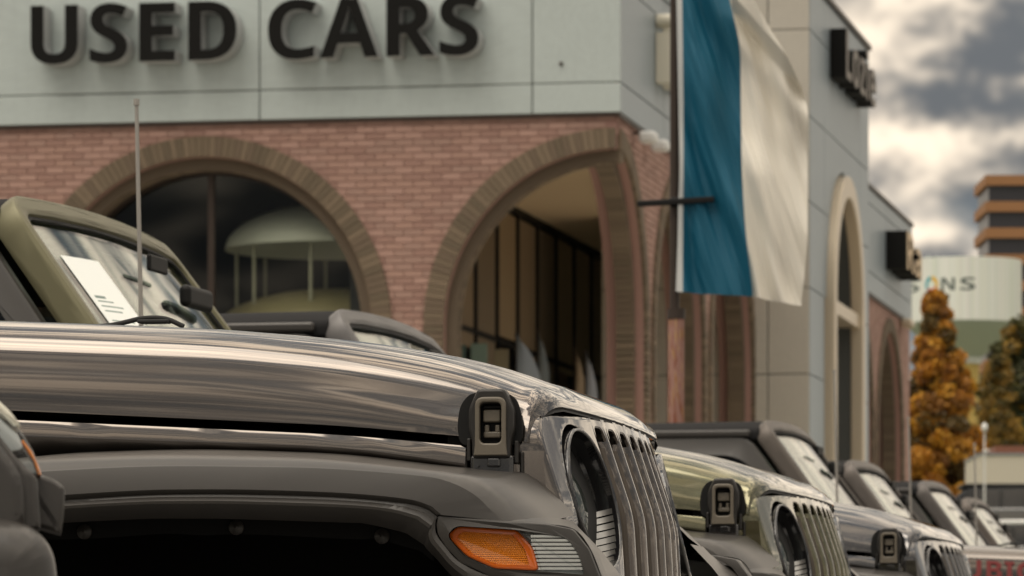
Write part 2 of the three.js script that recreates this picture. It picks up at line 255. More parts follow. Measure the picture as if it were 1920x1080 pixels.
{ // the entrance tower and the wing behind it
  const W = .76, Z0 = -11, Z1 = -18, T = 9.12;
  const s = new THREE.Shape(); s.moveTo(11.03, T - .1); s.lineTo(11.03, GY); const c = 14.75, r = 1.58; s.lineTo(c - r, GY); s.lineTo(c - r, 5.09); s.absarc(c, 5.09, r, Math.PI, 0, true); s.lineTo(c + r, GY); s.lineTo(17.97, GY); s.lineTo(17.97, T - .1); s.closePath();
  const t = add(B, 'entrance_tower', merge([toRight(extr(s, .3, 0, 32)).translate(W - .335, 0, 0), span(-2, W - .034, GY, T - .1, Z0 - .3, Z0 - .03), span(-2, W - .36, GY, T - .1, Z1 + .03, Z1 + .3), span(-2, W - .1, T - .3, T - .1, Z1 + .3, Z0 - .3)]), M.joint);
  const rows = [GY, .62, 1.75, 2.88, 4.0, 5.13, 6.25, 7.37, 8.5, T];
  panels(t, [-2, .21, W + .0], rows, (p, x0, x1, y0, y1) => add(p, 'panel', rbox(x1 - x0, y1 - y0, .03, .006, (x0 + x1) / 2, (y0 + y1) / 2, Z0 - .015), M.panelWarm));
  const cols = [11.02, 12.62, 16.88, 18.0];
  for (let k = 0; k < rows.length - 1; k++) for (let i = 0; i < 3; i++) {
    const y0 = rows[k] + .007, y1 = rows[k + 1] - .007; if (i === 1 && y1 < 5.2) continue;
    if (i === 1 && y0 < 7.05) { // the panels cut to the arch
      const p = new THREE.Shape(), R = 1.9; const x0 = cols[1] + .007, x1 = cols[2] - .007; const edge = y => { const h = y - 5.09; return h < R ? Math.sqrt(R * R - Math.max(h, 0) ** 2) : 0; };
      for (const sg of [-1, 1]) { const q = []; const xo = sg < 0 ? x0 : x1; q.push([xo, y0]); for (let n = 0; n <= 16; n++) { const y = lerp(y0, y1, n / 16); q.push([c + sg * Math.max(edge(y), 0), y]); } q.push([xo, y1]); add(t, 'panel', toRight(extr(poly(q), .03, 0)).translate(W - .03, 0, 0), M.panelShaded); }
      continue;
    }
    add(t, 'panel', rbox(.03, y1 - y0, cols[i + 1] - cols[i] - .014, .006, W - .015, (y0 + y1) / 2, -(cols[i] + cols[i + 1]) / 2), M.panelShaded);
  }
  add(t, 'coping', span(-2, W + .04, T, T + .07, Z1 - .04, Z0 + .04), M.bronze);
  const arch = (r0, r1) => { const a = new THREE.Shape(); a.moveTo(c + r0, GY); a.lineTo(c + r1, GY); a.lineTo(c + r1, 5.09); a.absarc(c, 5.09, r1, 0, Math.PI, false); a.lineTo(c - r1, GY); a.lineTo(c - r0, GY); a.lineTo(c - r0, 5.09); a.absarc(c, 5.09, r0, Math.PI, 0, true); a.closePath(); return a; };
  const win = add(B, 'arch_window', merge([toRight(extr(arch(1.56, 1.86), .14, .02, 32)).translate(W - .05, 0, 0), span(W - .3, W + .05, 4.98, 5.16, -c - 1.57, -c + 1.57)]), M.frameWarm, 'tall arched entrance window with cream surround and fan bars');
  const sh = new THREE.Shape(); sh.moveTo(c - 1.58, GY); archPath(sh, c, 1.58, GY); sh.lineTo(c - 1.58, 5.09);
  const gs = new THREE.Shape(); gs.moveTo(c - 1.57, GY); gs.lineTo(c + 1.57, GY); gs.lineTo(c + 1.57, 5.09); gs.absarc(c, 5.09, 1.57, 0, Math.PI, false); gs.closePath();
  add(win, 'pane', toRight(extr(gs, .01, 0, 32)).translate(W - .27, 0, 0), M.glassDark);
  for (const a of [Math.PI / 4, Math.PI / 2, Math.PI * 3 / 4]) add(win, 'fan_bar', box(.08, 1.5, .1).rotateX(a - Math.PI / 2).translate(W - .22, 5.1 + .75 * Math.sin(a), -c - .75 * Math.cos(a)), M.frameWarm);
  for (const z of [-c - .55, -c + .55]) add(win, 'mullion', box(.06, 5.0 - GY, .07, W - .24, (5.0 + GY) / 2, z), M.bronze);
  // wing
  const wc = 27.9, ws = new THREE.Shape(); ws.moveTo(18, FB + .6); ws.lineTo(18, GY); for (const k of [23.3, wc]) { ws.lineTo(k - RW, GY); ws.lineTo(k - RW, SP); ws.absarc(k, SP, RW, Math.PI, 0, true); ws.lineTo(k + RW, GY); } ws.lineTo(31.1, GY); ws.lineTo(31.1, FB + .6); ws.closePath();
  const wing = add(B, 'brick_wall', toRight(extr(ws, TH, 0, 32)).translate(-TH, 0, 0), M.mortar);
  const wl = [[], [], [], []]; for (let r2 = 0; r2 < 60; r2++) for (let k = 0; k < 60; k++) { const x = 18.2 + k * .213 + (r2 % 2) * .106, y = FB - .045 - r2 * .0755; if (x > 31 || [23.3, wc].some(q => y < SP ? Math.abs(x - q) < RO - .09 : Math.hypot(x - q, y - SP) < RO - .09)) continue; wl[Math.floor(rb() * 4)].push(box(.024, .064, .203, .002, y, -x)); }
  wl.forEach((l, i) => { const o = add(wing, 'brick_courses', merge(l), M.brick[i]); o.userData.kind = 'stuff'; });
  add(B, 'end_wall', span(-14, -.01, GY, FT - .3, -31.4, -31.1), M.mortar);
  for (const k of [23.3, wc]) archRing(B, k, 0, true, false);
  const wf = add(B, 'fascia', span(-.3, -.0125, FB + .02, FT - .02, -31.08, -18.02), M.joint);
  panels(wf, [18.02, 20.9, 23.9, 26.9, 29.9, 31.12], [FB, 6.47, 7.55, FT], (p, x0, x1, y0, y1) => add(p, 'panel', rbox(.03, y1 - y0, x1 - x0, .006, .045, (y0 + y1) / 2, -(x0 + x1) / 2), M.panelShaded));
  add(wf, 'coping', span(-.35, .09, FT, FT + .06, -31.15, -18.02), M.bronze);
  add(wf, 'bottom_trim', span(-.1, .048, FB - .036, FB - .005, -31.1, -18.02), M.bronze);
  add(B, 'wing_glazing', span(-.40, -.39, GY, SP + RO, -31, -18.1), M.glassDark);
}
const at0 = (px, d) => (px - 960) / F * d;
const bLocal = (o, x, y, z) => { o.position.copy(new THREE.Vector3(x, y, z).applyMatrix4(B.matrixWorld)); o.rotation.y = -PHI; };
B.updateMatrixWorld(true);
{ // small things on the building
  const reflectedDome = thing('reflected_dome', 'pale domed canopy on slim posts added behind the left arch glass as a reflection stand-in', 'canopy'); bLocal(reflectedDome, -3.5, 0, -1.72);  // added shape in place of a reflection in the arch glass
  add(reflectedDome, 'dome', new THREE.SphereGeometry(1.25, 40, 14, 0, Math.PI * 2, 0, Math.PI / 2).scale(1, .42, 1).translate(0, 4.86, 0), std([.88, .88, .76], .5));
  for (let i = 0; i < 9; i++) { const a = i / 9 * Math.PI * 2 + .2; add(reflectedDome, 'post', cyl(.02, .024, 5.3, 8).translate(1.12 * Math.cos(a), 2.2, 1.12 * Math.sin(a)), std([.5, .48, .36], .5)); }
  add(reflectedDome, 'lower_dome', new THREE.SphereGeometry(1.35, 36, 12, 0, Math.PI * 2, 0, Math.PI / 2).scale(1, .35, 1).translate(0, 3.95, 0), std([.3, .25, .13], .5));
  for (const [z, n] of [[-1.05, 0], [-1.9, 1]]) { const l = thing('flood_light', n ? 'white floodlight under the fascia, the one nearer the flagpole' : 'white floodlight under the fascia, the one nearer the building corner', 'light', 'twin floodlights'); bLocal(l, .17, 5.99, z); add(l, 'bracket', box(.3, .03, .03, -.14, .05, 0), M.bronze); add(l, 'lamp_head', rbox(.2, .13, .26, .05, .02, 0, 0, 3), M.whitePlastic); }
  const l = thing('wall_light', 'small cream wall light under the fascia of the rear wing', 'light'); bLocal(l, .14, 6.02, -29.6); add(l, 'bracket', box(.25, .03, .03, -.1, .06, 0), M.bronze); add(l, 'lamp_head', rbox(.2, .14, .5, .05, 0, 0, 0), M.frameWarm);
}
{ // added flags and boards stand in for reflections in the storefront glass
  const put = (o, px, d) => { o.position.set(at0(px, d), GY + .13, -d); };
  const flag = (label, px, top, d, w, c) => { const k = d / F, h = (HOR - top) * k - GY - .13, o = thing('reflection_flag', label, 'flag', 'reflection stand-ins in the arcade'); put(o, px, d); add(o, 'reflection_mast', cyl(.015, .02, h, 8).translate(0, h / 2, 0), M.bronze);
    add(o, 'reflection_cloth', grid((u, v) => { const y = h - v * Math.min(h - .5, 2.2), ww = w * (v < .2 ? Math.sqrt(v / .2) : 1) * (1 + .25 * v); return [.01 + u * ww + .06 * v * v, y - u * .1 * (1 - v), .05 * Math.sin(u * 3 + v * 5)]; }, 8, 24), std(c, .7)); };
  flag('large pale blue flag-shaped reflection stand-in inside the corner arch', 968, 622, 58, .26, [.36, .41, .47]); flag('narrow grey reflection stand-in right of the large pale one', 1008, 618, 61, .13, [.2, .23, .24]);
  flag('thin cream reflection stand-in near the right jamb of the corner arch', 1078, 650, 62, .12, [.34, .26, .17]); flag('white reflection stand-in closest to the right jamb of the corner arch', 1098, 657, 60, .13, [.40, .43, .48]);
  const board = (label, px, top, d, w, c) => { const k = d / F, h = (HOR - top) * k - GY - .13, o = thing('reflection_board', label, 'reflection stand-in', 'reflection boards in the arcade'); put(o, px, d); add(o, 'panel', rbox(w, 1.0, .03, .01, 0, h - .5, 0), std(c, .6)); add(o, 'stand', cyl(.02, .03, h - 1, 8).translate(0, (h - 1) / 2, 0), M.bronze); };
  board('dim teal reflection stand-in at the left jamb of the corner arch', 862, 646, 57, .14, [.1, .17, .15]); board('pale teal reflection stand-in, second from the left jamb of the corner arch', 898, 644, 57, .2, [.24, .34, .29]); board('tan and teal reflection stand-in left of the large pale one', 940, 655, 57, .17, [.28, .24, .15]);
}
// ---------------------------------------------------------------- lettering on the building
const fontBold = await new FontLoader().loadAsync('fonts/droid/droid_sans_bold.typeface.json');
const fontReg = await new FontLoader().loadAsync('fonts/droid/droid_sans_regular.typeface.json');
function lettering(word, font, height, width, depth, mats, parent, curveSegments = 8) { // one mesh per letter, the whole word fitted to height and width; origin at its lower left
  const gs = []; let x = 0; const size = 1;
  for (const ch of word) { const g = new TextGeometry(ch, { font, size, depth: 1, curveSegments, bevelEnabled: false }); g.computeBoundingBox(); const gl = font.data.glyphs[ch].ha / font.data.resolution; gs.push([ch, g, x]); x += gl; }
  const cap = new TextGeometry('E', { font, size, depth: 1 }); cap.computeBoundingBox(); const ky = height / cap.boundingBox.max.y;
  const x0 = gs[0][1].boundingBox.min.x, last = gs[gs.length - 1], x1 = last[2] + last[1].boundingBox.max.x, kx = width / (x1 - x0);
  for (const [ch, g, at] of gs) { g.translate(at - x0, 0, 0).scale(kx, ky, depth); add(parent, 'letter', g, mats); }
}
{
  const s = thing('sign_lettering', 'big black raised letters USED CARS on the pale front fascia', 'sign'); bLocal(s, 0, 0, 0);
    const w1 = new THREE.Group(), w2 = new THREE.Group(); w1.name = w2.name = 'word'; s.add(w1, w2);
  lettering('USED', fontBold, .64, 2.33, .30, [M.letterFace, M.letterSide], w1); lettering('CARS', fontBold, .64, 2.34, .30, [M.letterFace, M.letterSide], w2);
  w1.children.forEach(o => o.position.set(-6.46, 6.775, .09)); w2.children.forEach(o => o.position.set(-3.78, 6.765, .09));
  const t = thing('sign_lettering', 'black raised letters on the side of the entrance tower', 'sign'); bLocal(t, .77, 8.14, -13.2); t.rotation.y += Math.PI / 2;
  lettering('Lozie', fontBold, .66, 3.7, .22, [std([.2, .175, .15], .5), M.letterFace], t);
  const g = thing('sign_lettering', 'gilded raised letters on the side fascia of the rear wing', 'sign'); bLocal(g, .06, 6.72, -26.9); g.rotation.y += Math.PI / 2;
  lettering('Ra', fontBold, .62, 2.4, .35, [M.gold, M.letterFace], g);
  const h = thing('sign_lettering', 'pale raised letters on the side fascia behind the flagpole', 'sign'); bLocal(h, .07, 6.76, -2.35); h.rotation.y += Math.PI / 2;
  lettering('ill', fontBold, .74, 1.3, .2, [M.whitePlastic, std([.66, .63, .52], .5)], h);
}

// ---------------------------------------------------------------- the vehicles: x forward, y up, z to the car's right, origin on the ground under the grille
const lipX = z => -.064 - .024 * (z / .56) ** 2 - Math.max(0, Math.abs(z) - .5) ** 2 * 2;
const sag = z => z * z / 6.6;
const grX = y => y > .955 ? -.046 + .33 * (1.08 - y) + .0 : -.005 + .06 * (.955 - y);
const grXs = y => (grX(y - .02) + grX(y - .01) + grX(y) + grX(y + .01) + grX(y + .02)) / 5;
const seamY = smooth([[-1.5, 1.137], [-.913, 1.108], [-.396, 1.082], [-.216, 1.065], [-.092, 1.054], [.1, 1.05]]);
const hoodTop = smooth([[-1.5, 1.272], [-.965, 1.253], [-.777, 1.245], [-.591, 1.236], [-.406, 1.217], [-.239, 1.187], [-.124, 1.150], [-.06, 1.12]]);
const halfW = x => lerp(.60, .70, Math.min(1, Math.max(0, (-x - .1) / 1.28)));
const G = (() => {
  const g = {};
  { // hood: stations along the length, a section across each
    const st = []; for (let i = 0; i <= 34; i++) { const x = lerp(-1.38, -.13, i / 34); st.push({ x, y: hoodTop(x), w: halfW(x), f: 0 }); }
    for (const [x, y, w, f] of [[-.112, 1.147, .6035, .15], [-.097, 1.141, .6045, .35], [-.083, 1.134, .6015, .6], [-.072, 1.1275, .595, .85], [-.066, 1.121, .587, 1], [-.065, 1.115, .583, 1], [-.07, 1.1105, .58, 1], [-.09, 1.109, .578, 1]]) st.push({ x, y, w, f });
    const sec = [[0, 0], [.05, 0], [.1, 0], [.16, 0], [.22, .0], [.28, .0], [.335, .001], [.36, .0035], [.385, .0055], [.41, .006]];
    const row = s => { const o = [], ys = seamY(s.x), dome = .012 * (1 - s.f); const w = s.w;
      for (const [z, k] of sec) o.push([z, s.y + dome * (1 - k / .006)]);
      const H = s.y - ys, r = Math.min(.05, H * .45);
      for (const [a, b] of [[.092, .0005], [.072, .003], [.054, .0075], [.038, .0145], [.025, .023], [.0145, .033], [.007, .044], [.0025, .056], [0, .07]]) o.push([w - a - .011, s.y - b * Math.min(1, H / .12)]);
      const ym = s.y - .07 * Math.min(1, H / .12);
      for (let i = 1; i <= 6; i++) o.push([w - .011 * (1 - i / 6) ** 2 + .001 * i / 6, lerp(ym, ys, i / 6)]);
      o.push([w - .012, ys - .002]);
      return o; };
    const rows = st.map(s => { const r = row(s), full = [...r.slice(1).reverse().map(([z, y]) => [-z, y]), ...r]; return full.map(([z, y]) => [s.f ? lerp(s.x, s.x + lipX(z) + .064, s.f) : s.x, y, z]); });
    const nv = rows.length - 1, nu = rows[0].length - 1;
    g.hood = creased(grid((u, v) => rows[Math.round(v * nv)][nu - Math.round(u * nu)], nu, nv), .7);
  }
  g.hoodBumper = merge([tube([[-.90, 1.259, .3], [-.84, 1.2625, .3], [-.812, 1.268, .3], [-.79, 1.2725, .3], [-.752, 1.2715, .3], [-.722, 1.259, .3]], .004, 24, 8), rbox(.05, .006, .03, .0025, -.77, 1.267, .3)]);
  { // wing panel under the hood seam: a strip, an undercut, a wall
    const K = smooth([[-1.5, 1.075], [-.9, 1.065], [-.4, 1.046], [-.22, 1.022], [-.1, 1.0], [.1, .98]]);
    const side = (x0, x1, n) => creased(grid((u, v) => { const x = lerp(x0, x1, u), w = halfW(x) - .001, S = seamY(x) - .010, k = K(x), j = Math.round(v * 6);
      return [x, ...[[S - .002, w - .012], [S - .004, w - .002], [S - .01, w + .001], [k + .004, w + .003], [k, w], [k - .03, w - .045], [k - .045, w - .055]][j]]; }, n, 6), .5);
    const r = merge([side(-1.38, -.208, 24)]);
    g.wing = r;
    g.wingFront = creased(grid((u, v) => { const j = Math.round(u * 6), y = lerp(1.0425, .72, v); return [[-.127, y, .585], [-.127, y, .597], [-.124, y, .6005], [-.092 + (1.0425 - y) * .1, y, .6005], [-.089 + (1.0425 - y) * .1, y, .598], [-.089 + (1.0425 - y) * .1, y, .572], [-.089 + (1.0425 - y) * .1, y, .50]][j]; }, 6, 8), .5);
    g.wingBack = merge([span(-.24, -.12, .7, 1.1, .5, .585)]);
  }
  { // grille shell with seven slots and two lamp holes, bent in plan and in profile
    const map = ([z, y, d]) => [grXs(y) - sag(z) + d, y, z], topY = z => 1.109 - .003 * (z / .48) ** 2 - (Math.abs(z) > .54 ? (1 - Math.sqrt(Math.max(0, 1 - ((Math.abs(z) - .54) / .06) ** 2))) * .05 : 0);
    const bits = [], DP = -.03, put = (rows) => bits.push(creased(grid((u, v) => map(rows[Math.round(v * (rows.length - 1))][Math.round(u * (rows[0].length - 1))]), rows[0].length - 1, rows.length - 1), .55));
    const ys = []; for (let n = 0; n <= 40; n++) ys.push(lerp(.62, 1.1088, n / 40));
    for (let k = -3; k < 3; k++) { // the slats between the slots
      const a = k * .09 + .033, b = (k + 1) * .09 - .033, q = [[a, DP], [a, -.006], [a + .0012, -.0022], [a + .004, -.0003], [lerp(a, b, .5), .0006], [b - .004, -.0003], [b - .0012, -.0022], [b, -.006], [b, DP]];
      put(ys.map(y => q.map(([z, d]) => [z, Math.min(y, topY(z)), y > 1.09 ? 0 : d])));
    }
    for (let k = -3; k <= 3; k++) { // the shell above and below each slot
      const zs = []; for (let n = 0; n <= 12; n++) zs.push(k * .09 - .033 + .066 * n / 12);
      const yb = z => { const w = Math.max(0, Math.abs(z - k * .09) - .011) / .022; return 1.092 - .019 * (1 - Math.sqrt(Math.max(0, 1 - w * w))); };
      put([[0, DP], [0, -.005], [.0012, -.0018], [.004, 0], [9, 0], [10, -.004], [10, -.06]].map(([o, d]) => zs.map(z => [z, o === 9 ? topY(z) - .003 : o === 10 ? topY(z) : Math.min(yb(z) + o, topY(z) - .003), Math.abs(Math.abs(z - k * .09) - .033) < .001 && o < 9 ? Math.max(d, -.03) : d])));
      put([[0, 0], [1, 0], [2, -.004], [2, DP]].map(([o, d]) => zs.map(z => [z, [.62, .716, .72][o], d])));
    }
    for (const sd of [1, -1]) { // the shell round each lamp hole
      const zc = .425, yc = .977, ins = (z, y) => z > .3032 && z < .60 && y > .62 && y < topY(z), an = [];
      for (let n = 0; n < 96; n++) an.push(n / 96 * Math.PI * 2);
      for (const [z, y] of [[.3033, topY(.3033)], [.3033, .6201], [.5999, .6201]]) an.push((Math.atan2(y - yc, z - zc) + Math.PI * 2) % (Math.PI * 2));
      an.sort((a, b) => a - b); an.push(an[0] + Math.PI * 2);
      const far = an.map(a => { let l = .1, h = .6; for (let n = 0; n < 40; n++) { const m = (l + h) / 2; ins(zc + m * Math.cos(a), yc + m * Math.sin(a)) ? l = m : h = m; } return l; });
      const P = (r, d) => an.map((a, n) => { let q = r(far[n]); if (d > -.02 && far[n] - q < .0065 && zc + far[n] * Math.cos(a) < .306 && yc + far[n] * Math.sin(a) > 1.088) { q = far[n]; return [sd * (zc + q * Math.cos(a)), yc + q * Math.sin(a), 0]; } return [sd * (zc + q * Math.cos(a)), yc + q * Math.sin(a), d]; });
      const rows = [P(f => .113, DP), P(f => .113, -.005), P(f => .1142, -.0016), P(f => .1172, 0)]; for (let n = 1; n < 12; n++) rows.push(P(f => lerp(.1172, f - .007, n / 12), 0));
      rows.push(P(f => f - .006, 0), P(f => f - .002, -.0012), P(f => f, -.006), P(f => f, -.06)); put(sd > 0 ? rows : rows.map(r => [...r].reverse()));
    }
    g.grille = merge(bits);
    g.grilleBack = grid((u, v) => { const z = lerp(-.57, .57, u), y = lerp(.66, 1.085, v); return [grXs(y) - sag(z) - .032, y, z]; }, 16, 10);
    const blk = []; for (let k = -3; k <= 3; k++) blk.push(grid((u, v) => map([k * .09 - .034 + .068 * u, lerp(1.061, 1.098, v), -.020]), 4, 6)); const ins = []; for (let k = -3; k <= 3; k++) for (const m of [1, -1]) { if (m < 0) continue; ins.push(grid((u, v) => map([lerp(k * .09 - .0335, k * .09 + .006, u), lerp(.715, 1.062, v), -.0062 - .004 * Math.max(0, Math.abs(u - .5) - .32) * 10]), 10, 30, .6)); } g.inserts = ins; g.slotTops = merge(blk);
    g.gasket = grid((u, v) => { const a = v * Math.PI, z = lerp(-.57, .57, u), y = 1.1; return [lipX(z) - .02 - .02 * Math.cos(a), 1.108 + .0 - (Math.abs(z) > .5 ? (Math.abs(z) - .5) * .2 : 0) + .008 * Math.sin(a), z]; }, 24, 6);
  }
  { // headlamp: bucket, ribbed lower reflector, dark upper shell, ring and domed glass; axis along +x
    const z0 = .425, y0 = .977, x0 = grXs(y0) - sag(z0), tilt = m => m.rotateZ(.24).rotateY(-.13).translate(x0, y0, z0);
    const lathe = (pts, n = 40) => new THREE.LatheGeometry(pts.map(V2), n).rotateZ(-Math.PI / 2);
    g.bucket = tilt(lathe([[.001, -.1], [.06, -.098], [.09, -.085], [.104, -.05], [.109, -.008]]));
    g.bezel = tilt(lathe([[.113, -.03], [.1125, -.004], [.1095, .001], [.1065, -.003], [.106, -.03]]));
    g.lens = tilt(lathe([[.001, -.022], [.03, -.025], [.055, -.034], [.075, -.05], [.088, -.075]]));
    const ribs = []; for (let i = 0; i < 8; i++) { const y = -.014 - i * .0112, r = Math.sqrt(.106 ** 2 - y * y) * .985; ribs.push(new THREE.CylinderGeometry(r, r * .97, .0088, 36, 1, true, Math.PI, Math.PI).scale(.86, 1, 1).translate(-.008, y, 0)); }
    g.ribs = tilt(merge(ribs)); g.shelf = tilt(merge([rbox(.03, .006, .19, .002, -.075, -.012, 0), rbox(.03, .055, .02, .005, -.075, .035, .0)]));
    g.bulb = tilt(new THREE.SphereGeometry(.024, 20, 12).scale(.6, 1, 1).translate(-.05, .035, .035));
  }
  { // hood latch: base, bezel plate, catch; built in x/y, facing +z
    const z = halfW(-.165) + .0;
    const at = e => e.translate(-.165, 1.08, z);
    const oct = rpoly([[-.0285, -.05], [.0285, -.05], [.0295, -.022], [.0345, -.006], [.0345, .024], [.0205, .0545], [-.0205, .0545], [-.0345, .024], [-.0345, -.006], [-.0295, -.022]], .006); oct.holes.push(hole(rpoly([[-.018, -.030], [.018, -.030], [.018, .032], [-.018, .032]], .012)));
    g.latchBody = at(extr(oct, .019, .004, 6).translate(0, 0, .003));
    const bz = rpoly([[-.0255, -.046], [.0255, -.046], [.0236, -.03], [.0236, .042], [-.0236, .042], [-.0236, -.03]], [.002, .002, .01, .014, .014, .01]); bz.holes.push(hole(rpoly([[-.0165, -.0275], [.0165, -.0275], [.0165, .034], [-.0165, .034]], .009)));
    g.latchBezel = at(extr(bz, .006, .0025, 6).translate(0, 0, .0235));
    g.latchCatch = at(merge([rbox(.027, .019, .012, .003, 0, .014, .014), rbox(.027, .010, .008, .003, 0, -.014, .012), rbox(.007, .012, .008, .002, -.008, -.005, .012), rbox(.007, .012, .008, .002, .008, -.005, .012)]));
    g.latchStrap = at(merge([rbox(.03, .004, .01, .0015, 0, .0275, .008), rbox(.03, .004, .01, .0015, 0, .034, .006), box(.04, .07, .004, 0, 0, .002)]));
    g.latchBase = at(merge([rbox(.066, .036, .03, .006, 0, -.062, .006), rbox(.068, .004, .034, .0015, 0, -.078, .008), rbox(.02, .014, .012, .003, .004, -.056, .022), cyl(.004, .004, .01, 8).rotateX(Math.PI / 2).translate(-.022, -.06, .022)]));
    g.latchFlange = at(merge([rbox(.006, .034, .02, .002, -.036, -.036, .004), rbox(.006, .034, .02, .002, .036, -.040, .004), rbox(.010, .05, .012, .003, -.045, -.062, -.004), rbox(.006, .05, .012, .003, .042, -.064, -.004)]));
    g.latchPocket = at(extr(rpoly([[-.052, -.03], [.044, -.03], [.045, .01], [.034, .046], [0, .052], [-.036, .05], [-.051, .032], [-.056, .0]], .016), .003, .0012, 6).translate(0, 0, .001));
  }
  { // fender flare: a loft along the arch, then a front cheek that holds the marker lamp
    const C = {
      c0: curve([[-1.16, .80], [-1.08, .95], [-.98, 1.015], [-.842, 1.034], [-.729, 1.039], [-.608, 1.040], [-.493, 1.036], [-.379, 1.029], [-.243, 1.012], [-.136, 1.002], [-.11, .995], [-.075, .968], [-.043, .936]]),
      c1: curve([[-1.17, .78], [-1.1, .92], [-1.0, .985], [-.86, 1.002], [-.734, 1.010], [-.6, 1.014], [-.46, 1.012], [-.336, 1.008], [-.2, .996], [-.161, .986], [-.127, .968], [-.104, .947], [-.086, .926]]),
      c2: curve([[-1.145, .77], [-1.08, .89], [-.98, .945], [-.86, .958], [-.742, .965], [-.627, .971], [-.55, .972], [-.467, .971], [-.336, .966], [-.239, .957], [-.205, .948], [-.197, .943], [-.188, .936]]),
      c2w: curve([[-.188, .936], [-.191, .922], [-.189, .908], [-.176, .890], [-.155, .868], [-.112, .848], [-.06, .843], [.0, .834], [.03, .82]]), c4w: curve([[-.211, .893], [-.209, .890], [-.205, .885], [-.192, .872], [-.172, .850], [-.135, .815], [-.08, .785], [-.02, .765], [.03, .755]]),
      c4: curve([[-1.10, .75], [-1.04, .85], [-.95, .905], [-.84, .922], [-.747, .928], [-.627, .933], [-.56, .933], [-.494, .932], [-.331, .926], [-.297, .924], [-.244, .912], [-.228, .904], [-.211, .893]]),
    };
    const P = (n, u) => C[n](u), mid = (a, b, t) => [lerp(a[0], b[0], t), lerp(a[1], b[1], t)];
    const secs = [u => [P('c0', u), .60, .01], u => [P('c0', u), .70, .002], u => [P('c0', u), .80, -.006], u => [mid(P('c0', u), P('c1', u), .5), .885, 0], u => [mid(P('c0', u), P('c1', u), .8), .907, 0], u => [P('c1', u), .916, -.002], u => [mid(P('c1', u), P('c2', u), .12), .9215, 0], u => [mid(P('c1', u), P('c2', u), .5), .927, 0], u => [mid(P('c1', u), P('c2', u), .93), .931, 0],
      u => [P('c2', u), .929, 0], u => [P('c2', u), .9235, -.004], u => [mid(P('c2', u), P('c4', u), .2), .925, 0], u => [mid(P('c2', u), P('c4', u), .36), .932, 0], u => [mid(P('c2', u), P('c4', u), .46), .9315, 0], u => [mid(P('c2', u), P('c4', u), .95), .914, 0], u => [P('c4', u), .910, 0], u => [P('c4', u), .90, .004], u => [P('c4', u), .84, .012]];
    const loft = creased(grid((u, v) => { const [p, z, dy] = secs[Math.round(v * (secs.length - 1))](u); return [p[0], p[1] + dy, z]; }, 64, secs.length - 1), .45);
    const wrapF = u => { const a = P('c2w', u), b = P('c4w', u); return [[a, .9265, 0], [a, .9285, -.001], [mid(a, b, .25), .931, 0], [mid(a, b, .5), .930, 0], [mid(a, b, .93), .914, 0], [b, .910, 0], [b, .90, .003], [b, .84, .01]]; };
    const wrap = creased(grid((u, v) => { const [p, z, dy] = wrapF(u)[Math.round(v * 7)]; return [p[0], p[1] + dy, z - Math.max(0, p[0] + .09) ** 2 * 1.1]; }, 40, 7), .5);
    // front cheek: outline in x/y with the lamp pocket cut out
    const lampHole = [[-.178, .906], [-.163, .923], [-.075, .917], [-.0, .906], [.019, .880], [.029, .846], [-.043, .851], [-.108, .854], [-.15, .873]];
    const out = rpoly([[-.187, .935], [-.086, .9262], [-.03, .9222], [.008, .9145], [.030, .886], [.047, .842], [.055, .815], [.03, .82], [.0, .833], [-.06, .842], [-.112, .847], [-.155, .867], [-.176, .889], [-.188, .908], [-.190, .922]], [.002, .002, .004, .006, .006, .006, .004, .004, .004, .004, .004, .004, .004, .004, .004]);
    out.holes.push(hole(rpoly(lampHole, .012)));
    const turn = e => warp(e, (x, y, z) => [x, y, z - Math.max(0, x + .09) ** 2 * 1.1]);
    const cheek = creased(turn(extr(out, .07, .003, 8).translate(0, 0, .855)), .6);
    const c1f = curve([[-.086, .9262], [-.058, .9245], [-.03, .9225], [.008, .915], [.031, .886], [.048, .842], [.064, .80]]), c0f = curve([[-.043, .936], [-.026, .918], [-.003, .894], [.014, .872], [.03, .85], [.046, .81], [.06, .77]]);
    const cap = creased(grid((u, v) => { const a = c0f(u), b = c1f(u), J = [[0, .62], [0, .70], [0, .78], [.25, .85], [.6, .895], [.88, .9135], [.97, .917], [1, .9165]][Math.round(v * 7)], x = lerp(a[0], b[0], J[0]), y = lerp(a[1], b[1], J[0]); return [x, y, J[1] - Math.max(0, x + .09) ** 2 * 1.1]; }, 30, 7), .45);
    g.fender = merge([loft, wrap, cheek, cap, creased(turn(extr(rpoly([[-.02, .77], [.03, .825], [.056, .815], [.058, .74], [.0, .70]], .01), .07, .003, 6).translate(0, 0, .853)), .6)]);
    g.lampBase = turn(extr(rpoly(lampHole, .012), .004, 0, 8).translate(0, 0, .895));
    const am = [[-.175, .908], [-.162, .920], [-.087, .915], [-.075, .914], [-.052, .889], [-.043, .855], [-.107, .858], [-.148, .876], [-.171, .899]];
    const ctr = [-.11, .887], shr = am.map(([x, y]) => [lerp(x, ctr[0], .14), lerp(y, ctr[1], .14)]);
    const ring = rpoly(am, .008); ring.holes.push(hole(rpoly(shr, .008)));
    g.amberRim = turn(extr(ring, .008, .003, 8).translate(0, 0, .902));
    g.amber = planarUV(turn(extr(rpoly(shr, .008), .007, .003, 8).translate(0, 0, .9)), 0, 1, .05);
    const cl = [[-.072, .913], [-.003, .902], [.014, .878], [.024, .850], [-.041, .856], [-.05, .889]];
    g.clearLens = turn(extr(rpoly(cl, .004), .008, .003, 6).translate(0, 0, .904));
    const rr = []; for (let i = 0; i < 9; i++) rr.push(box(.068 + .006 * i * .5, .0036, .006, -.022 + i * .002, .905 - i * .0058, .901).rotateZ(0)); g.lampRibs = turn(merge(rr));
